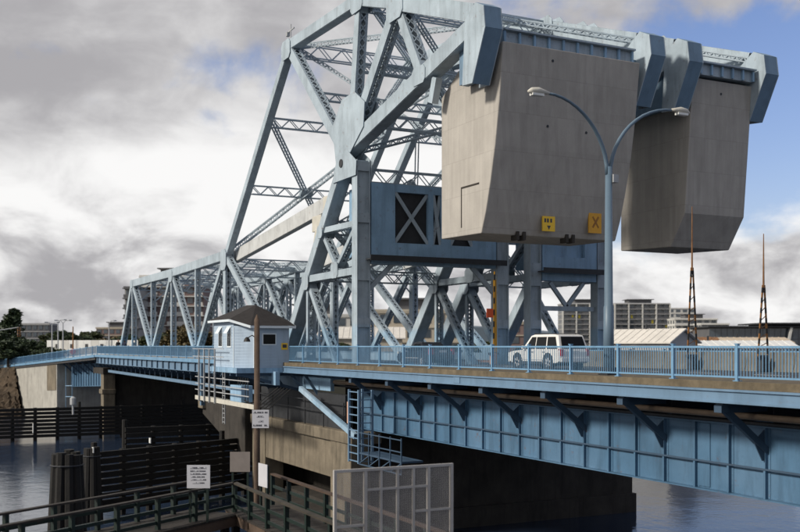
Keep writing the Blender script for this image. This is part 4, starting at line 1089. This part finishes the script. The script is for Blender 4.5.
# ------------------------------------------------------------------ barrier gates with raised arms
def barrier(x, y, tip, label, lean=.0, twin=True):
    t = thing('barrier_gate', (x, y, -.15), label, 'barrier', 'raised striped barrier gates')
    obj('cabinet', MB().box(x - .22, x + .22, y - .2, y + .2, -.146, .6), DARK if twin else CRATE, t, bevel=.03)
    for s_ in ((-1, 1) if twin else (0,)):
        n = 14; k0 = V((x + .02, y + s_ * .33, .6)); k1 = V((x, y + s_ * .05 + lean, tip * (.62 if twin else 1)))
        ao = obj('arm', MB().beam(k0, k1, .055, .075, lat=XH), YPAINT if twin else YEL2, t)
        for i in range(0, n, 2):
            a = k0 + (k1 - k0) * ((i + .5) / n); b = k0 + (k1 - k0) * ((i + 1.5) / n)
            obj('stripe', MB().beam(a, b, .06, .082, lat=XH), BLACK, ao)
    if twin:
        obj('arm_tip', MB().tube([(x, y + lean, tip * .6), (x, y + lean, tip)], [.05, .02], 6), RUSTY, t)
        br = MB()
        for i in range(1, 8):
            f = i / 8; z = .6 + (tip * .62 - .6) * f; hw = .33 + (.05 - .33) * f
            br.beam((x + .01, y - hw + lean * f, z), (x + .01, y + hw + lean * f, z + .25), .025, .03, lat=XH)
        obj('arm_brace', br, RUSTY, t)
    obj('counterbalance', MB().box(x - .1, x + .1, y - .36, y + .36, .5, .66), DARK, t, bevel=.03)
    return t
barrier(-40.0, 37.1, 8.4, 'striped rusty barrier arm raised below the right counterweight')
barrier(-35.2, 37.1, 6.5, 'striped rusty barrier arm raised against the clouds at the far right', .05)
g = barrier(-57.2, 35.6, 6.1, 'yellow and black striped barrier arm raised beside the road tower, with an orange plate', .1, False)
obj('second_arm', MB().beam((-57.5, 35.95, .6), (-57.6, 35.95, 5.6), .12, .2, lat=XH), YEL2, g)
obj('orange_plate', MB().box(-57.1, -57.05, 35.0, 35.5, 3.0, 3.6), ORANGE, g)

# ------------------------------------------------------------------ background buildings
def block(name, t_, d_, w, dep, floors, fh, z0, bays, label, wall, win=WGLASS, rz=None, slab=True, slabmat=PALEC, balc=0.0, pent=True, accent=None, cat='building', group=None, wfrac=.62, hfrac=.55):
    """flat-roofed building facing the viewer: wall, floor slabs, windows, balconies, roof house"""
    c = pol(t_, d_); t = thing(name, (c.x, c.y, z0), label, cat, group)
    rz = FACE if rz is None else rz
    t.rotation_euler.z = rz; OFF[t.name] = V((0, 0, 0))
    H = floors * fh
    obj('wall', MB().box(-w/2, w/2, 0, dep, -1.5, H), wall, t)
    bw = w / bays
    wm = smesh('window', MB().box(-bw * wfrac/2, bw * wfrac/2, -.12, -.01, 0, fh * hfrac), win)
    am = smesh('accent_panel', MB().box(-bw * .14, bw * .14, -.2, -.121, .3, fh * .75), accent) if accent else None
    sm = smesh('window', MB().box(-.12, -.01, -dep/8 * wfrac, dep/8 * wfrac, 0, fh * hfrac), win)
    bfm = smesh('balcony_front', MB().box(.1, bw - .1, -balc - .2, -balc - .14, 0, 1.0), slabmat if not accent else DKFAC)
    if accent:
        for b in range(0, bays + 1, 2): obj('pier_wall', MB().box(-w/2 + b * bw - .35, -w/2 + b * bw + .35, -balc - .4, -.3, -1.5, H), PALEC, t)
    for f in range(floors):
        for b in range(bays):
            inst('window', wm, t, (-w/2 + (b + .5) * bw, 0, f * fh + fh * .25))
            if am and rnd.random() < .08: inst('accent_panel', am, t, (-w/2 + (b + .5) * bw, 0, f * fh + .2))
        for k in range(3): inst('window', sm, t, (-w/2, dep * (k + .5) / 3, f * fh + fh * .25))
        if slab: obj('floor_slab', MB().box(-w/2 - .2, w/2 + .2, -balc - .25, dep + .2, f * fh + fh - .32, f * fh + fh - .02), slabmat, t)
        if balc:
            for b in range(bays):
                if (b % 3) != 2: inst('balcony_front', bfm, t, (-w/2 + b * bw, 0, f * fh))
    obj('roof', MB().box(-w/2 - .3, w/2 + .3, -.3, dep + .3, H, H + .5), slabmat, t)
    if pent:
        obj('roof_house', MB().box(-w * .22, w * .2, dep * .2, dep * .8, H + .51, H + fh * .85).box(-w * .26, w * .24, dep * .12, dep * .88, H + fh * .85, H + fh * .85 + .35), DKFAC, t)
    return t
block('apartment_block', .186, 600, 28, 18, 8, 3.05, 2, 7, 'grey apartment block with yellow panels, left of the street lamp', CONDO, balc=1.5, accent=LIME, slabmat=GREYC, group='far apartment blocks')
block('apartment_block', .242, 600, 33, 18, 8, 3.05, 2, 8, 'grey apartment block with yellow panels, just right of the street lamp', CONDO, balc=1.5, accent=LIME, slabmat=GREYC, group='far apartment blocks')
block('apartment_block', .278, 640, 22, 15, 8, 3.0, 1, 5, 'pale glazed apartment block beyond the gable shed, behind a barrier arm', PALEC, win=WGLASS, pent=False, group='far apartment blocks')
block('apartment_block', .296, 520, 22, 14, 5, 3.0, 0, 6, 'low white terraced apartments between the two right barrier arms', PALEC, balc=1.2, group='far apartment blocks')
block('apartment_block', .315, 500, 14, 12, 4, 3.0, 0, 4, 'lower pale apartments at the right end of the white terrace', GREYC, balc=1.0, pent=False, group='far apartment blocks')
block('brick_tower', -.228, 300, 19, 16, 7, 2.9, 1.6, 7, 'red brick apartment tower seen through the near lift span', BRICK, balc=.9, slabmat=PALEC)
block('balcony_tower', -.268, 290, 4.2, 10, 6, 2.9, .5, 2, 'slim grey tower with stacked balconies behind the tip of the lift span', GREYC, balc=1.6, pent=False, slabmat=DKFAC)
block('office_building', .012, 210, 20, 12, 3, 3.1, -1, 7, 'beige office building seen between the near tower legs', BEIGE, slabmat=BEIGE, wfrac=.7)
block('office_building', -.085, 240, 22, 12, 3, 3.1, -1, 7, 'white low building behind the small house roof', PALEC)
block('office_building', .115, 260, 10, 10, 2, 3.0, 1, 3, 'small brick building between the tower posts', BRICK, slabmat=BEIGE, pent=False)
block('hill_building', -.365, 420, 12, 10, 3, 2.9, 1.5, 5, 'grey flat building among trees right of the tall dark conifer', DKFAC, slabmat=GREYC, pent=False)
block('hill_building', -.285, 430, 16, 10, 3, 2.9, 0, 6, 'reddish flat building on the ridge left of the lift span', BRICK, slabmat=BEIGE)
def glass_hall():
    c = pol(.375, 350); t = thing('glass_hall', (c.x, c.y, -1), 'long dark glass hall with thin flat roof at the right edge', 'building')
    t.rotation_euler.z = FACE; OFF[t.name] = V((0, 0, 0))
    w = 46
    obj('wall', MB().box(-w/2, w/2 + 30, 0, 20, -1.5, 8.6), DKFAC, t)
    pm = smesh('pane', MB().box(.06, 2.0, -.12, -.01, 0, 3.7), WGLASS)
    for r in range(2):
        for k in range(36): inst('pane', pm, t, (-w/2 + k * 2.08, 0, .6 + r * 3.9))
    obj('roof', MB().box(-w/2 - 1, w/2 + 31, -2.2, 21, 8.61, 9.1), DARK, t)
    obj('upper_roof', MB().box(-w/2 + 17, w/2 + 31, -3.5, 21, 9.7, 10.2).box(-w/2 + 20, w/2 + 30, 1, 18, 9.11, 9.69), DARK, t)
    obj('stair', MB().beam((3, -2.0, -1), (5, -2.0, 8.5), .6, .8), PALEC, t)
glass_hall()
def shed(name, t_, d_, w, dep, ze, zr, z0, rz, label, roof, wall):
    c = pol(t_, d_); t = thing(name, (c.x, c.y, z0), label, 'shed', 'harbour sheds'); t.rotation_euler.z = rz; OFF[t.name] = V((0, 0, 0))
    e = ze - z0; r = zr - z0
    obj('wall', MB().prism([(0, -1.5), (dep, -1.5), (dep, e), (dep/2, r - .15), (0, e)], -w/2, w/2, 'x'), wall, t)
    for y0, y1 in ((-.5, dep/2), (dep + .5, dep/2)):
        rb = MB(); rb.hexa([(-w/2 - .6, y0, e - .15), (w/2 + .6, y0, e - .15), (w/2 + .6, y1, r), (-w/2 - .6, y1, r), (-w/2 - .6, y0, e + .05), (w/2 + .6, y0, e + .05), (w/2 + .6, y1, r + .2), (-w/2 - .6, y1, r + .2)])
        ro = obj('roof', rb, roof, t)
        sm = MB(); k = int(w / 1.2)
        for i in range(k): 
            x = -w/2 + (i + .5) * w / k; sm.beam((x, y0, e + .08), (x, y1, r + .23), .08, .08, lat=XH)
        obj('roof_seams', sm, roof, ro)
    wi = MB()
    for k in range(2): wi.box(w/2 + .01, w/2 + .06, dep * (.36 + .16 * k), dep * (.46 + .16 * k), e * .55, e * .85)
    obj('window', wi, GLASS, t)
    vt = obj('ridge_vent', MB().box(-.12, .12, dep/2 - .12, dep/2 + .12, r, r + .9), DARK, t)
    return t
shed('gable_shed', .232, 150, 13, 7, 1.6, 3.5, -2.2, FACE - R(50), 'pale gabled shed with its grey gable end below the apartment blocks', LIGHTROOF, GREYC)
shed('long_shed', .345, 185, 17, 9, 1.7, 2.55, -2.2, FACE, 'long low tan-roofed shed behind the right barrier arms', TANROOF, WHITE)
shed('long_shed', .315, 150, 24, 7, .9, 1.75, -2.2, FACE, 'white low shed just above the railing at the far right', WHITE, WHITE)
shed('long_shed', .29, 165, 10, 7, 1.2, 2.4, -2.2, FACE, 'brown roofed low shed right of the gable end', RUSTY, GREYC)
shed('long_shed', -.045, 190, 18, 9, 2.6, 4.6, -2.2, FACE, 'low shed behind the braces of the near tower', LIGHTROOF, BEIGE)
# white hoarding on the far shore
hd = thing('hoarding', tuple(pol(-.315, 172) + V((0, 0, -2.2))), 'long white hoarding on the far shore left of the lift span', 'fence')
pa, pb = pol(-.353, 176), pol(-.262, 168); ax = (pb - pa); n = 12
for k in range(n):
    a = pa + ax * (k / n); b = pa + ax * ((k + .975) / n)
    obj('panel', MB().beam(a + V((0, 0, 0.0)), b + V((0, 0, 0.0)), .08, 4.2), WHITE if k % 4 != 2 else PALEC, hd)
    if k % 2: obj('opening', MB().beam(a + ax * .02 + V((0, 0, 1.1)) - V((0, .1, 0)), a + ax * .05 + V((0, 0, 1.1)) - V((0, .1, 0)), .06, .7), DARK, hd)

# ------------------------------------------------------------------ trees
def tree_mesh(seed, h, rx, conical, nleaf, leafsize):
    r = random.Random(seed); tm = MB(); lm = MB()
    top = h * (.95 if conical else .75)
    path = [(0, 0, -.6), (r.uniform(-.1, .1), r.uniform(-.1, .1), h * .3), (r.uniform(-.3, .3), r.uniform(-.3, .3), top)]
    tm.tube(path, [h * .028, h * .02, h * .004], 7)
    lumps = []
    nl = 26 if not conical else 34
    for k in range(nl):
        f = r.random(); a = r.uniform(0, 6.283)
        if conical: z = h * (.06 + .88 * f); rad = rx * math.sin(math.pi * min(1, f * .9 + .08)) ** .6 * r.uniform(.2, .75); lr = rx * (.22 + .3 * math.sin(math.pi * f))
        else: z = h * (.30 + .58 * f); rad = rx * math.sqrt(max(0, 1 - ((f - .42) / .62) ** 2)) * r.uniform(.25, .95); lr = rx * r.uniform(.2, .42)
        c_ = V((math.cos(a) * rad, math.sin(a) * rad, z)); lumps.append((c_, lr))
        if k % 2 == 0: tm.tube([(0, 0, max(.1 * h, z - h * .16)), tuple(c_ * .55 + V((0, 0, z * .42))), tuple(c_)], [h * .011, h * .006, h * .002], 5, caps=False)
    for k in range(nleaf):
        c_, lr = lumps[r.randrange(nl)]
        u = V((r.gauss(0, 1), r.gauss(0, 1), r.gauss(0, 1))).normalized() * lr * (r.random() ** .45) * r.choice((1, 1, 1, 1.15)); u.z *= .8
        p = c_ + u; s_ = leafsize * r.uniform(.6, 1.4)
        a = V((r.gauss(0, 1), r.gauss(0, 1), r.gauss(0, .6))).normalized(); b = a.cross(V((r.gauss(0, 1), r.gauss(0, 1), r.gauss(0, 1)))).normalized()
        i = len(lm.v); lm.v += [p - a * s_, p - b * s_ * .6, p + a * s_, p + b * s_ * .6]; lm.f.append((i, i+1, i+2, i+3))
    def mk(nm, mb):
        me = bpy.data.meshes.new(nm); me.from_pydata([tuple(v) for v in mb.v], [], mb.f); me.update(); return me
    return mk('trunk', tm), mk('crown', lm)
TM = {}
for key, args in {'cone': (3, 10, 2.4, True, 5200, .28), 'broad': (5, 9, 4.0, False, 5200, .30), 'broad2': (9, 8, 4.6, False, 5200, .30), 'shrub': (12, 2.2, 1.5, False, 1600, .13)}.items():
    TM[key] = tree_mesh(*args)
def tree(t_, d_, z0, sc, key, leaf, label, group='trees', name='tree', cat='tree', loc=None):
    c = pol(t_, d_) if loc is None else V(loc)
    t = thing(name, (c.x, c.y, z0), label, cat, group); t.rotation_euler.z = rnd.uniform(0, 6.28); t.scale = (sc[0], sc[0], sc[1])
    for nm, me, mt in (('trunk', TM[key][0], BARK), ('crown', TM[key][1], leaf)):
        o = bpy.data.objects.new(nm, me); COL.objects.link(o); o.parent = t
        if not me.materials: me.materials.append(mt)
        o.material_slots[0].link = 'OBJECT'; o.material_slots[0].material = mt
    return t
tree(-.387, 205, -2.2, (1.25, 1.12), 'cone', LEAF[0], 'tall dark conifer standing at the far left')
for i, (t_, d_, sx, sz, k, lf, lb) in enumerate((
        (-.400, 195, 1.0, .72, 'broad', 0, 'dark broad tree at the left edge below the conifer'),
        (-.376, 190, .9, .62, 'broad2', 0, 'dark low tree right of the conifer, above the sloping railing'),
        (-.418, 188, 1.2, .6, 'broad', 0, 'dark leafy tree cut by the left edge of the picture'),
        (-.361, 183, .75, .5, 'broad2', 0, 'small dark tree just left of the white hoarding'),
        (-.388, 180, .9, .45, 'broad2', 1, 'low dark green bush tree in front of the conifer'),
        (-.345, 300, 1.3, .9, 'broad', 1, 'green tree behind the hoarding, right of the grey flat building'),
        (-.328, 290, 1.4, .95, 'broad2', 0, 'rounded dark tree behind the yellow crossing mast'),
        (-.309, 300, 1.5, .9, 'broad', 1, 'broad green tree behind the middle of the hoarding'),
        (-.290, 310, 1.4, .85, 'broad2', 2, 'brownish tree below the reddish ridge building'),
        (-.274, 280, 1.2, .75, 'broad', 0, 'dark tree beside the slim balcony tower'),
        (-.238, 230, 1.3, .85, 'broad2', 1, 'green tree seen through the left panels of the lift span'),
        (-.215, 225, 1.3, .95, 'broad', 2, 'yellowish tree seen through the lift span middle'),
        (-.197, 220, 1.3, 1.0, 'broad2', 2, 'yellow brown tree left of the small house'),
        (-.150, 215, 1.2, .7, 'broad', 1, 'green tree behind the small house'),
        (-.110, 215, 1.1, .7, 'broad2', 0, 'dark tree right of the small house roof'),
        (-.060, 170, .8, .45, 'broad', 1, 'low green tree behind the near tower brace'),
        (.055, 180, .9, .5, 'broad2', 0, 'dark low tree between the two towers'),
        (.085, 175, .8, .48, 'broad', 1, 'green low tree behind the railway tower leg'),
        (.128, 230, .9, .5, 'broad2', 0, 'dark tree behind the white car'),
        (-.366, 178, .8, .5, 'broad', 0, 'dark round bush tree beside the left end of the hoarding'),
        (-.405, 178, .9, .5, 'broad2', 1, 'green bush tree right above the sloping railing at the left edge'),
        (-.352, 170, .7, .42, 'broad2', 0, 'small dark bush before the hoarding left of the yellow mast'),
        (-.392, 172, 1.0, .5, 'broad', 0, 'wide dark bush below the traffic signal'),
        (-.336, 260, 1.2, .85, 'broad', 0, 'dark tree above the hoarding behind the thin lamp posts'),
        (.150, 420, 1.6, .8, 'broad', 0, 'far dark tree left of the grey apartment blocks'))):
    tree(t_, d_, -2.2, (sx, sz), k, LEAF[lf], lb, 'trees along the far shore')
for i, (x, y, z, s_, lf, lb) in enumerate(((-30.5, 5.2, -7.9, .9, 2, 'brown leaved shrub at the bottom left below the notice board'), (-29.0, 7.4, -7.9, .8, 2, 'brownish shrub under the boardwalk corner'), (-22.5, 8.6, -7.0, .75, 1, 'green shrub at the foot of the mesh gate'))):
    tree(0, 0, z, (s_, s_), 'shrub', LEAF[lf], lb, 'shrubs below the boardwalk', 'shrub', 'shrub', loc=(x, y, 0))
nb = MB(); nb.v += [V(p) for p in ((-31.5, -40, -11), (-33, 4, -11), (-31, 10, -11), (-10, 14, -11), (60, 15, -11), (-26, -40, -8), (-27, 3, -8), (-25, 8.5, -8), (-8, 10.5, -7.4), (60, 11, -7.4), (-8, -40, -3), (-8, 0, -3), (-6, 4, -3), (0, 5, -3), (60, 5, -3))]
for r in (0, 5):
    for k in range(4): nb.f.append((r+k, r+k+1, r+k+6, r+k+5))
tag(obj('near_bank', nb, BANK), kind='structure')

# ------------------------------------------------------------------ street furniture on the far shore
def far_pole(t_, d_, z0, z1, label, mat=GALV, arm=None, name='lamp_post', cat='lamp post'):
    c = pol(t_, d_); t = thing(name, (c.x, c.y, z0), label, cat, 'poles on the far shore')
    obj('pole', MB().tube([(c.x, c.y, z0), (c.x, c.y, z1)], [.13, .08], 8), mat, t)
    if arm:
        for s_ in arm:
            e = c + V((.4472, .8944, 0)) * s_
            obj('arm', MB().tube([(c.x, c.y, z1 - .1), ((c.x*2+e.x)/3, (c.y*2+e.y)/3, z1 + .35), (e.x, e.y, z1 + .4)], .06, 6), mat, t)
            obj('lamp_head', MB().box(e.x - .25, e.x + .25, e.y - .25, e.y + .25, z1 + .32, z1 + .48), mat, t)
    return t
far_pole(-.348, 165, -2.2, 4.6, 'thin lamp post left of the yellow mast', arm=(-1.0, 1.0))
far_pole(-.342, 172, -2.2, 5.2, 'second thin lamp post beside the yellow mast', arm=(1.2,))
far_pole(-.337, 168, -2.2, 5.0, 'third thin lamp post just left of the yellow mast', arm=(-1.2, 1.2))
far_pole(-.291, 170, -2.2, 5.0, 'lone thin lamp post left of the lift span tip', arm=(1.0,))
ym = far_pole(-.327, 160, -2.2, 4.2, 'yellow crossing mast with a round red plate on the far shore', YPAINT, name='crossing_mast', cat='mast')
c = pol(-.327, 159.7); obj('red_plate', MB().tube([(c.x, c.y, .2), (c.x + .05, c.y - .03, .2)], .45, 14), ORANGE, ym)
c = pol(-.381, 160); ts = thing('traffic_signal', (c.x, c.y, -2.5), 'yellow traffic signal hanging from a curved arm at the far left', 'traffic light')
b0_ = pol(-.43, 160)
obj('mast', MB().tube([(b0_.x, b0_.y, -2.5), (b0_.x, b0_.y, 1.5), ((b0_.x*2+c.x)/3, (b0_.y*2+c.y)/3, 3.3), (c.x, c.y, 4.1)], [.12, .1, .08, .06], 8), GALV, ts)
obj('housing', MB().box(c.x - .22, c.x + .22, c.y - .22, c.y + .22, 2.6, 4.1), YPAINT, ts)
lf = MB()
for z in (2.85, 3.35, 3.85): lf.tube([(c.x + .23, c.y - .1, z), (c.x + .26, c.y - .11, z)], .15, 10)
obj('lens', lf, BLACK, ts)
# ------------------------------------------------------------------ people on the far walkway
def person(x, y, z, rz, cloth, label, hgt=1.74, step=.12):
    t = thing('person', (x, y, z), label, 'person', 'people on the bridge walkway')
    s = hgt / 1.74
    P = {'pelvis': (0, 0, .92), 'chest': (0.02, 0, 1.28), 'neck': (0.03, 0, 1.48), 'head': (.05, 0, 1.62), 'crown': (.04, 0, 1.72)}
    E = [('pelvis', 'chest'), ('chest', 'neck'), ('neck', 'head'), ('head', 'crown')]
    rad = {'pelvis': .15, 'chest': .17, 'neck': .06, 'head': .1, 'crown': .07}
    for sd_, sg in (('l', 1), ('r', -1)):
        st_ = step * sg
        P.update({sd_+'hip': (0, .1*sg, .88), sd_+'knee': (st_*.7 + .03, .1*sg, .48), sd_+'ankle': (st_, .1*sg, .08), sd_+'toe': (st_ + .18, .11*sg, .035), sd_+'sho': (0, .19*sg, 1.40), sd_+'elb': (-.04 - st_*.5, .25*sg, 1.12), sd_+'wri': (.06 - st_, .24*sg, .88), sd_+'han': (.09 - st_, .23*sg, .79)})
        rad.update({sd_+'hip': .1, sd_+'knee': .07, sd_+'ankle': .05, sd_+'toe': .035, sd_+'sho': .075, sd_+'elb': .055, sd_+'wri': .04, sd_+'han': .04})
        E += [('pelvis', sd_+'hip'), (sd_+'hip', sd_+'knee'), (sd_+'knee', sd_+'ankle'), (sd_+'ankle', sd_+'toe'), ('chest', sd_+'sho'), (sd_+'sho', sd_+'elb'), (sd_+'elb', sd_+'wri'), (sd_+'wri', sd_+'han')]
    ks = list(P); me = bpy.data.meshes.new('body'); me.from_pydata([tuple(c_ * s for c_ in P[k]) for k in ks], [(ks.index(a), ks.index(b)) for a, b in E], [])
    o = bpy.data.objects.new('body', me); COL.objects.link(o); o.parent = t; o.rotation_euler.z = rz
    md = o.modifiers.new('skin', 'SKIN'); 
    if not me.skin_vertices: 
        bpy.context.view_layer.objects.active = o; 
    for k, sv in zip(ks, me.skin_vertices[0].data if me.skin_vertices else []):
        sv.radius = (rad[k], rad[k]); sv.use_root = (k == 'pelvis')
    o.modifiers.new('sub', 'SUBSURF').render_levels = 1
    me.materials.append(cloth)
    h = obj('face', MB().tube([(.05, 0, 1.50), (.06, 0, 1.56), (.06, 0, 1.66), (.05, 0, 1.72)], [.06, .095, .105, .06], 10), SKIN, None, smooth=True); h.parent = t; h.rotation_euler.z = rz; h.scale = (s, s, s)
    hr = obj('hair', MB().tube([(.02, 0, 1.60), (.02, 0, 1.70), (.03, 0, 1.765)], [.108, .112, .05], 10), CLOTH1, None, smooth=True); hr.parent = t; hr.rotation_euler.z = rz; hr.scale = (s, s, s)
    return t
person(-128.6, 24.6, 0, 0, CLOTH1, 'person in dark clothes walking on the lift span tip, left of the trusses', 1.9)
person(-127.2, 25.1, 0, R(160), CLOTH2, 'person in navy jacket beside the dark clad walker on the lift span', 1.78)
